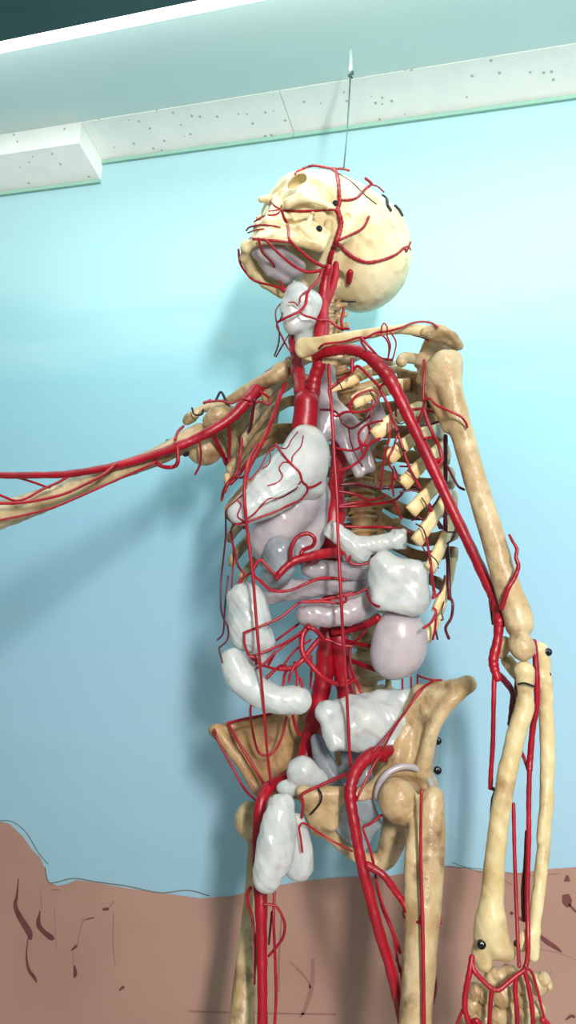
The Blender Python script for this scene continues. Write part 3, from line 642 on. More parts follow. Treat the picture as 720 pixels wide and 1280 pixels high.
s = SDF(.0015); s.chain([(368, 1030, .955, 14), (374, 1060, .955, 17), (373, 1082, .955, 19)], .010)
tes = s.obj('testis', 'resin', root, noise=.0006); label(tes, 'smooth pear shaped white resin piece')
tb = bvh_of(tes)
# ================================================================== ARTERIES
A = lambda name, pts, r, d, parent=root, **k: T(name, pts, r, d, parent, **k)
# aorta
s = SDF(.0015); s.chain([(383, 503, 1.0, 15), (382, 520, 1.0, 15.5), (380, 535, 1.0, 16)], .006); s.chain([(383, 502, 1.005, 13), (376, 490, 1.02, 9)], .006); s.chain([(384, 502, 1.01, 12), (392, 490, 1.02, 9)], .006)
s.obj('aortic_arch', 'art', root)
A('descending_aorta', [(425, 545, 1.10), (424, 580, 1.09), (420, 605, 1.075, 10), (417, 640, 1.06, 15), (414, 680, 1.055, 14), (415, 720, 1.06, 14), (416, 780, 1.06, 13)], 11, 1.06, sides=14)
A('common_iliac_artery', [(409, 775, 1.05, 9), (408, 810, 1.05), (404, 850, 1.05), (396, 890, 1.05), (390, 920, 1.06), (378, 955, 1.05, 11), (355, 975, 1.02, 9), (335, 985, .99, 8), (326, 1005, .985, 7), (325, 1040, .99, 7)], 12, 1.06, sides=12)
A('common_iliac_artery', [(421, 775, 1.045, 9), (424, 800, 1.045), (430, 850, 1.05), (440, 890, 1.04, 13), (465, 925, 1.04, 10), (496, 938, 1.02, 9), (478, 945, .97, 8)], 12, 1.06, sides=12)
A('brachiocephalic_trunk', [(377, 492, 1.01), (374, 470, 1.03), (371, 448, 1.04), (367, 425, 1.05), (366, 405, 1.06)], (9, 6), 1.0, sides=12)
A('brachiocephalic_trunk', [(378, 478, 1.02), (368, 465, 1.06), (362, 452, 1.08)], 7, 1.0)
A('subclavian_artery', [(390, 495, 1.01, 9), (393, 475, 1.01, 9), (399, 455, 1.005, 8.5), (396, 445, 1.0, 7), (408, 440, .985, 7), (425, 437, .975, 7), (447, 439, .965, 7), (467, 451, .955, 8), (483, 468, .95, 9), (497, 492, .945, 8), (515, 530, .94, 7.5), (538, 578, .93, 7.5), (562, 630, .925, 7),
      (590, 688, .91, 7), (612, 735, .89, 7), (621, 755, .88, 8), (624, 780, .87, 7.5)], 7, 1.0, sides=12, n=8)
A('brachial_artery', [(624, 775, .87, 7), (622, 800, .868, 6), (617, 822, .866, 6.5), (618, 835, .865, 6), (622, 848, .862, 5)], 6, 1.0, sides=10)
A('carotid_artery', [(398, 455, 1.01, 7), (398, 430, 1.025, 8), (402, 400, 1.04, 8), (404, 375, 1.05, 7.5), (407, 350, 1.05, 6), (411, 335, 1.045, 5.5)], 7, 1.0, sides=12)
A('carotid_artery', [(404, 388, 1.055, 6), (411, 370, 1.06, 5.5), (418, 350, 1.065, 5), (420, 330, 1.07, 4)], 5, 1.0)
0 and A('jugular_stub', [(422, 362, 1.08), (424, 345, 1.08), (427, 335, 1.09)], 4, 1.0)
A('internal_carotid_artery', [(436, 352, 1.09), (438, 340, 1.08)], 4, 1.0)
A('vertebral_artery', [(404, 300+130, 1.08), (408, 410, 1.09), (407, 390, 1.09)], 4, 1.0)
A('vertebral_artery', [(428, 412, 1.06), (427, 400, 1.07), (430, 385, 1.08)], 2, 1.0)
# right arm
A('axillary_artery', [(366, 452, 1.090, 6), (348, 463, 1.100, 8), (330, 478, 1.085, 9), (310, 500, 1.070, 8), (290, 521, 1.065, 7), (265, 538, 1.060, 6.5), (235, 553, 1.060, 6), (200, 566, 1.042, 5.5), (150, 581, 1.002, 5), (90, 592, 0.941, 4.6), (40, 594, 0.885, 4.4), (0, 594, 0.840, 4.4), (-60, 590, 0.784, 4.4)], 6, 1.0, sides=12, n=8)
arm = [([(-10, 595, 0.840), (20, 597, 0.865), (42, 603, 0.891), (60, 609, 0.906), (66, 606, 0.909), (90, 594, 0.941)], 1.5), ([(-10, 615, 0.835), (5, 621, 0.848), (20, 626, 0.860), (35, 622, 0.878), (52, 612, 0.897), (66, 606, 0.909), (78, 600, 0.925), (88, 590, 0.940)], 1.7),
       ([(-10, 629, 0.835), (30, 628, 0.865), (75, 619, 0.908), (105, 606, 0.939), (128, 594, 0.970), (145, 580, 0.989)], 2.0), ([(-5, 651, 0.847), (30, 644, 0.875), (70, 633, 0.911), (110, 616, 0.951), (150, 598, 0.992), (180, 585, 1.027), (195, 577, 1.035)], 1.6),
       ([(222, 560, 1.048), (222, 578, 1.048), (215, 584, 1.055), (200, 582, 1.047), (194, 573, 1.044), (198, 566, 1.046)], 2.6), ([(219, 550, 1.047), (222, 540, 1.068), (229, 533, 1.090)], 2), ([(249, 549, 1.055), (251, 565, 1.060), (250, 580, 1.070), (244, 593, 1.080)], 1.4),
       ([(265, 540, 1.060), (272, 556, 1.080), (280, 572, 1.100), (283, 580, 1.110)], 3.2), ([(285, 527, 1.060), (287, 550, 1.080), (286, 578, 1.090), (290, 600, 1.080)], 2.2), ([(284, 580, 1.100), (286, 600, 1.090), (280, 612, 1.080), (277, 625, 1.070)], 2)]
for p, r_ in arm: A('arm_artery_branch', p, r_, 1.0)
# upper right chest vessels
for p, r_, m_ in [([(356, 480, 1.06), (348, 500, 1.05), (342, 520, 1.04), (330, 548, 1.02), (318, 572, 1.0), (309, 590, .97), (306, 610, .94)], 2.8, 'art'),
     ([(318, 500, 1.04), (316, 515, 1.05), (314, 530, 1.06), (311, 540, 1.07)], 2, 'darkart'), ([(302, 548, 1.06), (300, 570, 1.06), (296, 590, 1.05), (286, 602, 1.05), (281, 615, 1.05)], 2, 'art'),
     ([(255, 503, 1.06), (275, 501, 1.06), (290, 504, 1.06), (302, 498, 1.06), (312, 500, 1.06)], 1.6, 'art'), ([(326, 490, 1.04), (336, 497, 1.05), (336, 506, 1.05), (325, 502, 1.06), (312, 506, 1.06)], 1.5, 'art'),
     ([(255, 504, 1.08), (263, 500, 1.08)], 1.6, 'art'), ([(310, 590, 1.02), (302, 597, 1.02), (296, 595, 1.03)], 1.5, 'art'), ([(316, 570, 1.05), (308, 578, 1.04), (300, 592, 1.04), (288, 605, 1.04)], 2.2, 'art')]:
    A('chest_artery_branch', p, r_, 1.0, m=m_)
# skull and face arteries (lie on the bone)
for p, r_, bv in [([(411, 335), (414, 318), (420, 303), (424, 290), (426, 278), (422, 262)], 3.4, skb), ([(421, 264), (424, 255), (424, 245), (423, 228), (420, 216), (416, 211)], 2.6, skb), ([(424, 250), (436, 250), (446, 247), (456, 237), (465, 230)], 1.9, skb),
     ([(465, 230), (461, 226), (457, 223)], 1.9, skb), ([(465, 231), (472, 233), (480, 240)], 1.1, skb), ([(436, 213), (428, 211), (416, 211), (405, 209), (392, 207), (384, 209), (372, 214)], 1.7, skb), ([(381, 211), (371, 215), (369, 218)], 1.5, skb),
     ([(419, 302), (435, 295), (448, 289), (456, 282), (461, 271)], 1.7, skb), ([(424, 306), (434, 316), (446, 324), (460, 328), (478, 325), (495, 318), (505, 310), (508, 314), (513, 303)], (2.5, 1.4), skb), ([(504, 310), (510, 308), (513, 312)], 1.2, skb),
     ([(419, 262), (400, 263), (375, 264), (352, 263)], 1.5, skb), ([(352, 263), (343, 257), (338, 251)], 1.2, skb), ([(352, 262), (345, 268), (330, 270), (318, 277)], 1.2, skb), ([(352, 256), (348, 262), (336, 264)], 1.0, skb),
     ([(352, 263), (355, 272), (360, 282), (361, 296), (363, 302)], 1.8, jwb), ([(350, 284), (340, 282), (325, 281), (312, 284), (308, 288)], 1.2, jwb), ([(330, 286), (318, 288), (310, 291)], 1.0, jwb),
     ([(363, 303), (345, 301), (325, 299), (313, 298)], 1.6, jwb)]:
    A('facial_artery', p, r_, 1.05, on=bv, wob=.1)
for p, r_ in [([(404, 333, 1.04), (392, 327, 1.03), (378, 316, 1.02), (367, 306, 1.01), (362, 300, 1.0)], 2.2), ([(402, 338, 1.04), (385, 340, 1.035), (370, 334, 1.03), (352, 320, 1.02), (332, 300, 1.01)], (2.2, 1.6)),
     ([(323, 298, 1.01), (328, 315, 1.02), (340, 328, 1.04), (347, 342, 1.06), (355, 362, 1.06)], 1.6), ([(298, 312, 1.04), (300, 328, 1.05), (307, 340, 1.06), (318, 351, 1.07), (340, 357, 1.06), (357, 362, 1.055)], 1.5), ([(354, 363, 1.055), (366, 358, 1.055)], 3),
     ([(402, 340, 1.04), (398, 350, 1.03), (388, 360, 1.02), (384, 368, 1.015), (382, 380, 1.01), (374, 389, 1.005), (360, 396, 1.005), (348, 402, 1.01)], (2.2, 1.6)), ([(374, 389, 1.005), (380, 394, 1.005), (390, 397, 1.01), (400, 401, 1.02)], 1.4), ([(383, 364, 1.01), (376, 370, 1.01), (375, 377, 1.01)], 1.2),
     ([(361, 378, 1.01), (368, 378, 1.01), (372, 382, 1.01)], 1.0), ([(348, 402, 1.01), (346, 408, 1.01), (352, 420, 1.02), (358, 432, 1.03), (364, 440, 1.03)], 1.2), ([(400, 400, 1.03), (412, 401, 1.03), (424, 410, 1.03), (436, 411, 1.02)], 1.8)]:
    A('neck_artery_branch', p, r_, 1.0)
for p in [[(350, 380, 1.01), (345, 388, 1.01), (345, 400, 1.01), (349, 415, 1.02), (348, 430, 1.03), (343, 445, 1.04)], [(361, 418, 1.03), (353, 432, 1.03), (345, 446, 1.04)], [(348, 403, 1.005), (352, 396, 1.0), (353, 391, 1.0)]]:
    A('neck_artery_branch', p, 1.0, 1.0, m='darkart')
# coronary arteries on the heart
for p, r_ in [([(345, 555), (352, 566), (362, 578), (374, 590), (378, 602), (384, 608), (383, 616), (374, 625), (360, 632), (340, 641), (326, 646), (310, 652), (298, 655)], 1.6), ([(384, 610), (392, 608), (401, 603)], 1.6),
     ([(376, 602), (368, 612), (350, 622), (336, 624), (325, 634), (318, 642), (310, 648)], 1.3), ([(345, 558), (335, 566), (325, 585), (312, 600)], 1.0), ([(346, 556), (336, 560), (338, 570), (336, 580), (328, 586)], .9), ([(347, 559), (358, 560), (364, 550), (372, 540)], .9),
     ([(379, 545), (376, 558), (366, 570), (364, 578), (354, 578), (349, 586), (353, 595), (347, 603), (335, 607)], .9), ([(305, 617), (296, 625), (284, 636), (283, 645), (290, 653), (298, 655)], 1.2), ([(305, 652), (297, 645), (301, 632), (296, 624)], 1.0)]:
    A('coronary_artery', p, r_, .95, heart, on=hb)
# long vertical vessels at the front
A('internal_thoracic_artery', [(411, 456, .99), (412, 480, .985), (415, 520, .98), (418, 570, .975), (421, 620, .97), (423, 680, .96), (426, 740, .955), (429, 800, .955), (433, 860, .955), (436, 920, .955), (438, 960, .955)], (2.2, 2.0), 1.0, n=6)
A('internal_thoracic_artery', [(322, 555, 1.0), (312, 575, .96), (306, 600, .94), (306, 630, .935), (310, 670, .94), (316, 720, .94), (320, 770, .94), (325, 830, .94), (330, 890, .955), (334, 940, .97), (339, 982, .985)], (2.5, 1.6), 1.0, n=6)
for p, r_, m_ in [([(282, 640, .98), (282, 670, 1.0), (279, 700, 1.01), (276, 730, 1.01), (277, 765, 1.0), (285, 785, .98), (284, 800, .97), (276, 808, .96), (274, 812, .96), (278, 828, .955)], 1.2, 'darkart'), ([(284, 640, 1.0), (296, 652, 1.0), (289, 662, 1.0), (292, 690, 1.02), (290, 730, 1.02), (292, 760, 1.02)], 1.2, 'art'),
     ([(291, 655, .99), (306, 652, .99), (305, 660, .99)], 2, 'art'), ([(288, 665, 1.0), (293, 690, 1.01), (298, 708, 1.01), (305, 718, 1.01), (298, 728, 1.0)], 1.5, 'art'), ([(314, 716, 1.0), (305, 722, .99), (298, 732, .98)], 1.5, 'art'),
     ([(285, 720, 1.01), (281, 760, 1.0), (279, 790, .98), (272, 800, .97)], 1.2, 'darkart')]:
    A('flank_artery_branch', p, r_, 1.0, m=m_)
# abdominal arteries
for p, r_ in [([(424, 690, 1.0), (405, 692, .985), (385, 696, .975), (366, 702, .97), (352, 714, .965), (346, 722, .965)], (7, 4)), ([(363, 700, .965), (364, 685, .96), (372, 671, .96), (385, 667, .96), (393, 673, .96), (391, 682, .965), (380, 687, .97), (376, 692, .97)], 2.6),
     ([(344, 718, .965), (334, 708, .965), (326, 700, .965), (319, 706, .965), (317, 718, .965), (326, 727, .97), (340, 738, .975), (362, 738, .98), (382, 730, .98), (400, 723, .985), (420, 723, .99), (432, 725, .99)], 2),
     ([(305, 791, .96), (325, 783, .96), (350, 772, .965), (370, 756, .97), (378, 752, .97), (400, 750, .975), (425, 745, .98), (440, 741, .98)], 1.8), ([(380, 753, .97), (405, 752, .975), (420, 754, .975), (432, 752, .98), (432, 744, .98)], 1.8),
     ([(305, 791, .96), (306, 806, .96), (312, 820, .965), (325, 830, .97), (345, 836, .98), (357, 832, .985)], 1.7), ([(313, 821, .965), (340, 811, .97), (362, 800, .98), (385, 784, .99)], 1.8), ([(335, 832, .98), (342, 818, .98), (365, 800, .985), (386, 786, .99)], 1.7),
     ([(385, 783, .99), (378, 795, .985), (378, 815, .98), (388, 830, .98), (402, 845, .98), (418, 854, .985), (432, 855, .99), (442, 850, 1.0)], (4, 2.5)), ([(398, 800, .99), (388, 812, .985), (378, 825, .98), (365, 835, .975), (350, 836, .97)], 3.4), ([(400, 800, 1.0), (410, 800, 1.0), (425, 806, 1.0), (440, 808, 1.0)], 2.2),
     ([(378, 826, .98), (370, 830, .975), (363, 843, .97), (361, 852, .965)], 1.7), ([(368, 832, .98), (357, 840, .975), (354, 856, .965)], 1.8), ([(368, 828, .98), (371, 845, .97), (371, 856, .965)], 1.8), ([(378, 858, .965), (375, 848, .97)], 1.8), ([(352, 832, .98), (343, 838, .97), (334, 847, .965)], 2.2),
     ([(320, 836, .96), (332, 828, .965), (340, 820, .97)], 1.6), ([(312, 820, .96), (320, 823, .96), (320, 830, .96)], 2), ([(388, 800, 1.0), (370, 812, .99), (355, 830, .98)], 1.5), ([(346, 800, 1.02), (362, 788, 1.02), (380, 775, 1.02)], 1.6), ([(336, 830, .985), (344, 815, .985)], 2), ([(389, 820, 1.02), (389, 840, 1.01), (388, 860, .99)], 1.7),
     ([(385, 784, .985), (395, 788, .985), (405, 800, 1.0)], 3), ([(418, 790, 1.03), (445, 785, 1.02), (460, 780, 1.0), (472, 772, .99)], (5, 5)), ([(425, 800, 1.04), (440, 803, 1.03), (463, 808, 1.01)], 2.6), ([(430, 822, 1.04), (450, 830, 1.02), (472, 838, 1.0), (482, 840, 1.0)], 3), ([(432, 805, 1.03), (446, 800, 1.02), (455, 790, 1.01)], 1.6),
     ([(438, 805, 1.03), (438, 830, 1.02), (444, 848, 1.01), (450, 862, 1.0), (454, 875, 1.0)], 1.9), ([(442, 852, 1.0), (432, 850, 1.0)], 2), ([(430, 690, .97), (436, 702, .97), (448, 706, .97), (460, 704, .97)], 1.6), ([(438, 695, .965), (436, 702, .97)], 1.5), ([(458, 738, .99), (462, 750, .97), (470, 757, .96), (474, 758, .955)], 1.8),
     ([(430, 745, .98), (445, 742, .98), (458, 736, .98)], 1.6)]:
    A('abdominal_artery_branch', p, r_, 1.0)
A('splenic_artery', [(424, 690, 1.04), (400, 700, 1.03), (385, 700, 1.0)], 6, 1.0)
# intercostal and chest web on the left
web = [([(411, 486, .98), (425, 476, .98), (440, 464, .975), (448, 458, .97), (463, 472, .965), (474, 484, .96), (482, 500, .96), (490, 520, .955), (500, 550, .95), (512, 585, .95), (525, 610, .955), (540, 640, .96), (550, 660, .97)], 2.0, 'art'),
  ([(411, 486, .98), (413, 500, .98), (416, 515, .98)], 1.6, 'art'), ([(440, 449, .96), (440, 465, .96)], 2.2, 'art'), ([(458, 437, .95), (452, 428, .955), (452, 421, .96)], 1.6, 'art'), ([(452, 423, .955), (463, 435, .955), (475, 447, .96), (490, 450, .965)], 1.7, 'art'),
  ([(398, 436, .985), (406, 430, .97), (430, 427, .965), (448, 422, .96), (458, 422, .955), (470, 416, .95), (485, 414, .945), (500, 410, .94), (515, 404, .94), (528, 402, .94), (540, 404, .94), (547, 409, .94)], 1.5, 'art'), ([(477, 417, .945), (477, 409, .94), (480, 404, .94), (484, 409, .94), (484, 420, .945), (488, 432, .95), (485, 448, .955)], 1.0, 'art'),
  ([(470, 417, .945), (480, 421, .945), (486, 432, .95), (485, 450, .955)], 1.1, 'art'), ([(488, 415, .945), (495, 428, .95), (492, 445, .955), (489, 452, .96)], 1.0, 'art'), ([(516, 419, .96), (528, 422, .96), (537, 427, .96)], 1.0, 'art'),
  ([(441, 516, .97), (437, 508, .965), (445, 495, .96), (458, 489, .96), (468, 488, .96), (474, 495, .96), (465, 510, .96), (450, 515, .965), (432, 515, .97), (422, 520, .98), (415, 518, .98)], 1.7, 'art'),
  ([(401, 512, .99), (415, 513, .985), (423, 518, .98), (430, 530, .98), (440, 535, .975), (455, 526, .97), (465, 518, .965)], 1.7, 'darkart'), ([(436, 536, .98), (438, 550, .975), (443, 565, .97), (453, 583, .97)], 1.1, 'darkart'),
  ([(453, 565, .97), (448, 545, .965), (455, 533, .96), (468, 528, .955), (478, 526, .95)], 1.5, 'art'), ([(420, 560, .98), (440, 563, .975), (455, 555, .97), (462, 540, .97), (460, 530, .965)], 1.6, 'art'), ([(415, 590, .98), (435, 585, .975), (452, 573, .97), (462, 555, .96), (475, 548, .955)], 1.9, 'art'), ([(448, 548, .97), (455, 557, .965), (468, 552, .96)], 1.6, 'art'),
  ([(426, 606, 1.03), (445, 605, 1.03), (470, 610, 1.02), (500, 608, 1.02), (520, 608, 1.02)], 2.2, 'darkart'), ([(424, 614, 1.03), (445, 618, 1.03), (460, 625, 1.02), (478, 622, 1.0), (482, 618, .99)], 1.7, 'art'), ([(424, 632, 1.03), (450, 628, 1.03), (468, 630, 1.02), (490, 626, 1.0), (500, 620, .99), (508, 608, .98)], 1.8, 'art'),
  ([(424, 634, 1.03), (455, 632, 1.03), (490, 628, 1.0), (498, 640, .99), (502, 648, .98)], 1.8, 'art'), ([(432, 658, 1.03), (455, 659, 1.03), (480, 659, 1.02), (500, 661, 1.02), (514, 666, 1.02)], 1.8, 'art'),
  ([(476, 612, .99), (478, 590, .97), (481, 570, .955), (487, 545, .95), (488, 525, .95)], 1.6, 'art'), ([(492, 620, .98), (490, 600, .97), (491, 588, .96), (487, 582, .955), (486, 572, .95), (491, 562, .95), (496, 545, .95)], 1.4, 'art'), ([(495, 600, .97), (494, 590, .97), (492, 600, .97), (486, 612, .98)], 1.2, 'art'),
  ([(465, 500, .96), (464, 515, .96), (464, 530, .96)], 1.1, 'art'), ([(475, 484, .955), (482, 478, .95), (490, 478, .95)], 1.8, 'art'), ([(490, 478, .945), (494, 500, .945), (495, 520, .95)], 1.4, 'darkart')]
for p, r_, m_ in web: A('intercostal_artery', p, r_, 1.0, m=m_)
side = [([(530, 450, .93), (530, 470, .925), (529, 500, .925), (531, 500, .925), (527, 515, .93), (522, 530, .94), (520, 545, .945)], 1.6, 'art'), ([(530, 500, .92), (537, 498, .915), (545, 506, .905), (560, 513, .898), (575, 520, .896), (582, 528, .898), (584, 534, .90)], 1.6, 'art'),
  ([(506, 508, .94), (515, 512, .95), (528, 511, .955), (540, 514, .95), (548, 518, .945)], 2.0, 'art'), ([(521, 531, .94), (535, 531, .95), (548, 527, .95)], 1.7, 'darkart'), ([(530, 512, .93), (534, 525, .93), (540, 540, .93), (548, 556, .935), (552, 572, .935), (550, 580, .93), (546, 583, .93)], 2.2, 'art'),
  ([(532, 548, .93), (542, 547, .935), (548, 555, .935), (553, 570, .94)], 2.0, 'art'), ([(544, 576, .93), (552, 574, .935)], 3.2, 'art'), ([(557, 545, .95), (557, 575, .96), (557, 620, .97), (557, 660, .975), (560, 700, .98), (561, 730, .98), (562, 748, .975)], 2.8, 'darkart'),
  ([(559, 582, .94), (567, 598, .93), (573, 608, .92), (580, 612, .92)], 1.7, 'darkart'), ([(562, 745, .975), (566, 755, .97), (564, 772, .97), (557, 785, .97), (561, 798, .97)], 1.9, 'darkart'), ([(558, 665, .97), (567, 665, .96), (571, 662, .95)], 1.0, 'darkart'), ([(558, 680, .975), (565, 675, .965), (571, 662, .95)], 1.2, 'darkart'),
  ([(525, 610, .955), (535, 628, .96), (545, 648, .965), (553, 660, .97)], 2.2, 'darkart'), ([(535, 640, .96), (545, 628, .96), (552, 615, .965)], 1.4, 'darkart'), ([(515, 650, .96), (522, 646, .955), (530, 650, .955), (536, 640, .955)], 1.4, 'darkart'), ([(520, 655, .95), (528, 660, .945), (533, 672, .945)], 1.0, 'darkart'),
  ([(533, 672, .95), (536, 690, .955), (538, 700, .955), (540, 722, .955), (543, 742, .96)], (1.5, 2.2), 'art'), ([(526, 680, .96), (534, 693, .96), (545, 705, .965), (548, 710, .97)], 1.0, 'darkart'), ([(556, 720, .975), (553, 735, .975), (546, 745, .97), (543, 746, .965)], 1.4, 'darkart'), ([(529, 785, .95), (540, 777, .955), (545, 765, .96), (542, 760, .96)], 1.6, 'art'), ([(545, 765, .96), (544, 785, .97), (541, 799, .98)], 1.6, 'art'), ([(544, 785, .97), (547, 799, .98)], 1.3, 'darkart'),
  ([(555, 752, .98), (552, 765, .975), (554, 774, .975), (551, 775, .98)], .8, 'darkart'), ([(542, 740, .955), (541, 748, .955), (548, 742, .96)], 1.4, 'art'),
  ([(493, 540, .945), (510, 535, .94), (517, 532, .94)], 1.3, 'darkart'), ([(500, 583, .95), (515, 582, .955), (528, 570, .96)], 1.3, 'darkart'), ([(500, 600, .95), (492, 583, .955)], 1.2, 'darkart'), ([(520, 553, .96), (528, 562, .965)], .9, 'darkart'), ([(500, 615, .96), (515, 613, .96), (527, 616, .96)], 1.3, 'darkart')]
for p, r_, m_ in side: A('lateral_thoracic_artery', p, r_, 1.0, m=m_)
# thin binding wires round the rib ends
for p in [[(421, 480), (423, 477), (428, 486)], [(462, 488), (466, 496), (470, 503)], [(494, 524), (500, 530), (506, 528)], [(493, 552), (499, 558), (508, 564)], [(509, 588), (516, 594), (521, 599)], [(527, 622), (533, 632), (530, 640)], [(537, 693, ), (545, 700), (548, 706)]]:
    T('binding_wire', [(q[0], q[1]) for q in p], .8, .945, root, m='wire', n=5)
# arm vessels at the elbow and forearm
fore = [([(637, 669, .865), (641, 677, .86), (646, 686, .858), (645, 697, .856), (648, 708, .855), (643, 722, .855), (634, 738, .855), (627, 760, .86)], (1.8, 3.6), 'art'), ([(612, 750, .88), (614, 765, .88), (616, 780, .88)], 1.6, 'darkart'),
  ([(618, 838, .865), (617, 880, .86), (616, 930, .86), (614, 960, .86), (613, 985, .86)], 3.0, 'art'), ([(613, 984, .86), (619, 989, .86), (616, 1000, .86), (614, 1030, .86), (613, 1065, .86)], 2.4, 'darkart'),
  ([(622, 842, .865), (630, 850, .868), (641, 866, .872), (640, 885, .875), (638, 905, .878)], 4, 'darkart'), ([(646, 845, .88), (645, 870, .88)], 2.6, 'darkart'),
  ([(667, 802, .865), (669, 820, .862), (671, 850, .86), (671, 880, .862), (666, 910, .865), (663, 945, .865), (662, 962, .862)], 4, 'art'), ([(650, 935, .87), (656, 950, .87), (661, 965, .865)], 2.2, 'art'),
  ([(662, 960, .862), (661, 1000, .858), (661, 1040, .853), (660, 1080, .85), (659, 1120, .846), (660, 1170, .835), (659, 1200, .82), (654, 1215, .815)], 3.2, 'art'), ([(659, 1040, .858), (657, 1080, .857), (654, 1115, .855), (655, 1150, .85)], 3, 'darkart'),
  ([(642, 1005, .86), (643, 1060, .852), (645, 1120, .842), (647, 1170, .83), (649, 1208, .815)], 2.4, 'art'),
  ([(590, 1198, .815), (592, 1212, .81), (603, 1225, .808), (615, 1236, .806), (624, 1237, .806), (634, 1229, .808), (645, 1220, .81), (655, 1213, .812)], 3.2, 'art'), ([(590, 1196, .815), (587, 1215, .81), (582, 1240, .808), (581, 1260, .806), (585, 1275, .805), (592, 1300, .805)], 3.6, 'art'),
  ([(582, 1255, .81), (575, 1270, .808), (568, 1290, .808)], 2.0, 'art'), ([(615, 1236, .806), (613, 1255, .806), (611, 1300, .806)], 2.8, 'art'), ([(645, 1222, .81), (644, 1240, .808), (646, 1260, .806), (647, 1300, .806)], 3, 'art'),
  ([(656, 1214, .812), (661, 1235, .81), (665, 1260, .808), (668, 1300, .808)], 3, 'art'), ([(658, 1210, .812), (665, 1216, .815), (672, 1238, .818), (677, 1260, .818), (684, 1285, .818)], 1.8, 'art'), ([(589, 1280, .81), (596, 1276, .808), (602, 1285, .808)], 4, 'art'), ([(678, 1275, .815), (684, 1280, .815), (690, 1295, .815)], 4, 'art')]
for p, r_, m_ in fore: A('forearm_artery', p, r_, 1.0, m=m_)
# pelvis and thigh vessels
A('external_iliac_artery', [(500, 937, .975, 6), (480, 940, .965, 8), (462, 945, .955, 9), (447, 960, .945, 8.5), (439, 980, .935, 8), (438, 1000, .93, 7.5), (443, 1030, .925, 7), (450, 1070, .92, 7), (461, 1115, .915, 7), (474, 1165, .91, 7), (488, 1210, .91, 7), (500, 1260, .91, 7), (510, 1310, .91, 7)], 7, 1.0, sides=12)
A('external_iliac_artery', [(336, 985, .99, 7), (326, 1005, .975, 7.5), (323, 1060, .97, 8), (326, 1120, .95, 8.5), (327, 1180, .94, 7), (328, 1240, .93, 6.5), (328, 1320, .92, 6.5)], 7, 1.0, sides=12)
pel = [([(460, 1082, .915), (480, 1095, .91), (497, 1118, .91), (505, 1130, .905), (512, 1145, .90), (524, 1153, .888), (527, 1145, .885)], (5.5, 2.5), 'art'), ([(508, 1133, .905), (505, 1142, .905), (510, 1150, .90)], 2.6, 'darkart'),
  ([(527, 988, .90), (526, 1030, .895), (526, 1080, .89), (528, 1140, .88), (529, 1200, .87), (530, 1290, .86)], (1.8, 2.6), 'art'), ([(453, 1035, .925), (462, 1060, .925), (468, 1085, .925), (472, 1110, .925), (480, 1140, .925), (489, 1160, .92), (500, 1190, .92)], (1.5, 2.6), 'art'),
  ([(470, 1100, .92), (478, 1130, .92), (490, 1160, .92), (495, 1190, .92), (500, 1215, .92)], 1.6, 'art'), ([(438, 966, .945), (420, 973, .95), (400, 982, .95), (386, 988, .95), (377, 994, .95), (379, 1005, .95), (377, 1022, .95)], (2.4, 1.8), 'art'), ([(378, 1065, .93), (376, 1048, .93), (374, 1035, .93), (378, 1029, .93), (385, 1032, .935), (410, 1048, .94), (440, 1064, .93)], 1.4, 'art'),
  ([(455, 1033, .93), (465, 1028, .935), (477, 1019, .94)], 1.8, 'art'), ([(446, 1000, .93), (450, 990, .93), (468, 955, .94), (475, 945, .945)], 1.6, 'art'), ([(466, 940, .95), (490, 912, .955), (510, 885, .955), (525, 863, .96), (543, 850, .955)], 1.7, 'art'), ([(478, 938, .955), (492, 912, .955), (512, 882, .955), (528, 862, .96)], 1.3, 'art'),
  ([(522, 843, 1.0), (526, 846, .98), (540, 850, .965), (552, 850, .96)], 1.4, 'art'), ([(503, 848, 1.0), (503, 862, 1.0)], 1.4, 'art'), ([(514, 846, 1.0), (514, 860, 1.0)], 1.2, 'art'), ([(522, 843, 1.0), (522, 856, .99)], 1.2, 'art'),
  ([(268, 912, 1.04), (272, 925, 1.04), (290, 958, 1.03), (305, 985, 1.02), (322, 1003, 1.0)], 1.7, 'art'), ([(285, 904, 1.05), (300, 900, 1.06), (320, 896, 1.08), (340, 892, 1.09)], 2.0, 'art'), ([(286, 906, 1.05), (298, 928, 1.04), (318, 960, 1.03), (330, 980, 1.02), (338, 986, 1.0)], 1.8, 'art'),
  ([(314, 880, .97), (313, 892, .98), (316, 915, 1.03), (322, 938, 1.04), (330, 944, 1.04), (342, 940, 1.04), (352, 922, 1.05), (358, 896, 1.06)], 1.6, 'art'), ([(366, 895, 1.08), (371, 912, 1.07), (382, 925, 1.06), (392, 930, 1.05), (396, 926, 1.04)], 2.0, 'art'),
  ([(313, 1110, .96), (309, 1118, .96), (310, 1130, .96), (315, 1145, .96), (318, 1170, .95), (319, 1195, .95), (318, 1230, .95)], (2.5, 1.6), 'art'), ([(330, 1130, .94), (345, 1133, .94), (354, 1148, .94), (356, 1160, .94), (352, 1175, .94), (336, 1195, .94)], 1.8, 'art'), ([(343, 1115, .95), (342, 1150, .94), (344, 1200, .935), (345, 1250, .93), (342, 1300, .925)], 1.9, 'art'),
  ([(340, 1140, .95), (338, 1160, .95), (336, 1180, .95)], 1.5, 'darkart'), ([(543, 1215, .92), (545, 1235, .92), (541, 1255, .92)], 1.8, 'darkart'), ([(550, 1140, .91), (551, 1155, .91)], 1.2, 'art'), ([(495, 1200, .93), (501, 1210, .92), (502, 1230, .92)], 1.4, 'art')]
for p, r_, m_ in pel: A('pelvic_artery_branch', p, r_, 1.0, m=m_)
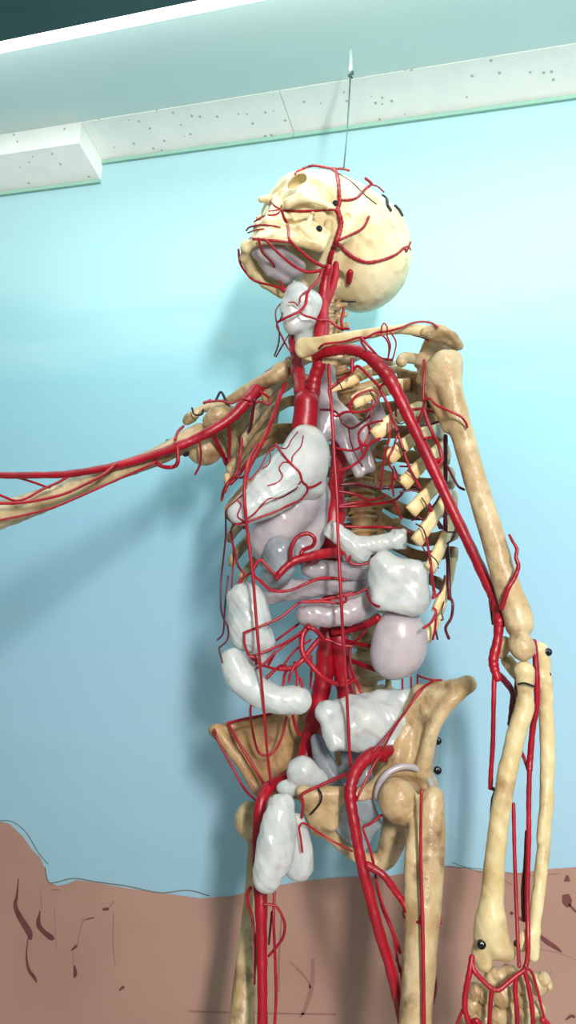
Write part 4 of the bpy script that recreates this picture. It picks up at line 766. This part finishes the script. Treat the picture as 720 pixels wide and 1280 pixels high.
# ---- screws and wires (small dark fasteners)
def screw(x, y, d, r, parent, bv=None):
    if bv is not None: d = snap([(x, y)], bv, r, d, .3)[0][2]
    c = C(x, y, d); pr = [(*(c+np.array((0, 0, z*r))*d/FPX), rr*r*d/FPX) for z, rr in ((-1.2, .75), (-.3, .75), (-.25, 1), (.3, 1), (.6, .75), (.45, .35), (.1, .3))]
    V, F = sweep(np.array(pr), 14, up=(0, 1, 0)); mesh_obj('screw', W(V), F, M['metal'], parent)
screw(399, 286, 1.0, 4, jaw, jwb); screw(419, 254, 1.03, 3.6, skull, skb); screw(602, 1181, .812, 5.5, radius); screw(547, 926, .965, 5, hipL); screw(547, 963, .96, 5, hipL); screw(685, 815, .88, 5, ulna); screw(686, 843, .88, 3, ulna)
screw(232, 566, 1.09, 5, root); screw(210, 552, 1.09, 3, root); screw(646, 1180, .83, 4, root)
T('suture_line', [(420, 215), (440, 228), (455, 243), (470, 255)], .8, 1.05, skull, m='wire', on=skb)
T('clasp', [(478, 245), (483, 249), (484, 256), (488, 263)], 2.4, 1.05, skull, m='metal', on=skb); T('clasp', [(494, 257), (499, 262), (503, 269)], 1.8, 1.05, skull, m='metal', on=skb)
T('binding_wire', [(398, 986, .955), (402, 994, .95), (400, 1004, .95), (392, 1014, .955), (388, 1018, .96)], 1.2, 1, root, m='wire'); T('binding_wire', [(648, 855, .84), (656, 854, .838), (668, 858, .842)], 1.4, 1, root, m='wire')
T('binding_wire', [(270, 500, 1.09), (276, 490, 1.09), (282, 500, 1.09), (288, 512, 1.09)], 1.6, 1, root, m='wire'); T('binding_wire', [(240, 510, 1.10), (243, 518, 1.10), (252, 518, 1.10), (254, 512, 1.1)], 1.2, 1, root, m='wire')
T('binding_wire', [(428, 376, 1.06), (435, 377, 1.06), (444, 377, 1.065)], 1.2, 1, root, m='wire')
# ================================================================== HANGING WIRE
ht = on_ceil(438, 62, H+.031); hd = -(R3.T @ (ht-CAM0))[2]
wt = bpy.data.objects.new('hanging_wire', None); link(wt, None, ht.tolist()); tagt(wt, 'thin dark wire with white hook running from the ceiling down to the skull', 'wire')
wp = snap([(430, 213)], skb, .5, 1.06)[0][2]
T('wire_strand', [(438, 92, hd-.06), (437, 112, hd-.07), (435, 145, wp*.5+hd*.5-.03), (433, 175, wp+.02), (429.5, 212, wp+.003)], .9, 1, wt, m='hookwire')
T('hook', [(438, 62, hd), (438.5, 76, hd-.03), (438, 88, hd-.055)], (1.8, 2.6), 1, wt, m='hook')
T('knot', [(437, 85, hd-.05), (441, 92, hd-.058), (436, 94, hd-.058), (440, 97, hd-.06)], 1.4, 1, wt, m='hookwire')
for o in bpy.data.objects:
    for k in ('_wp', '_nv'):
        if k in o: del o[k]
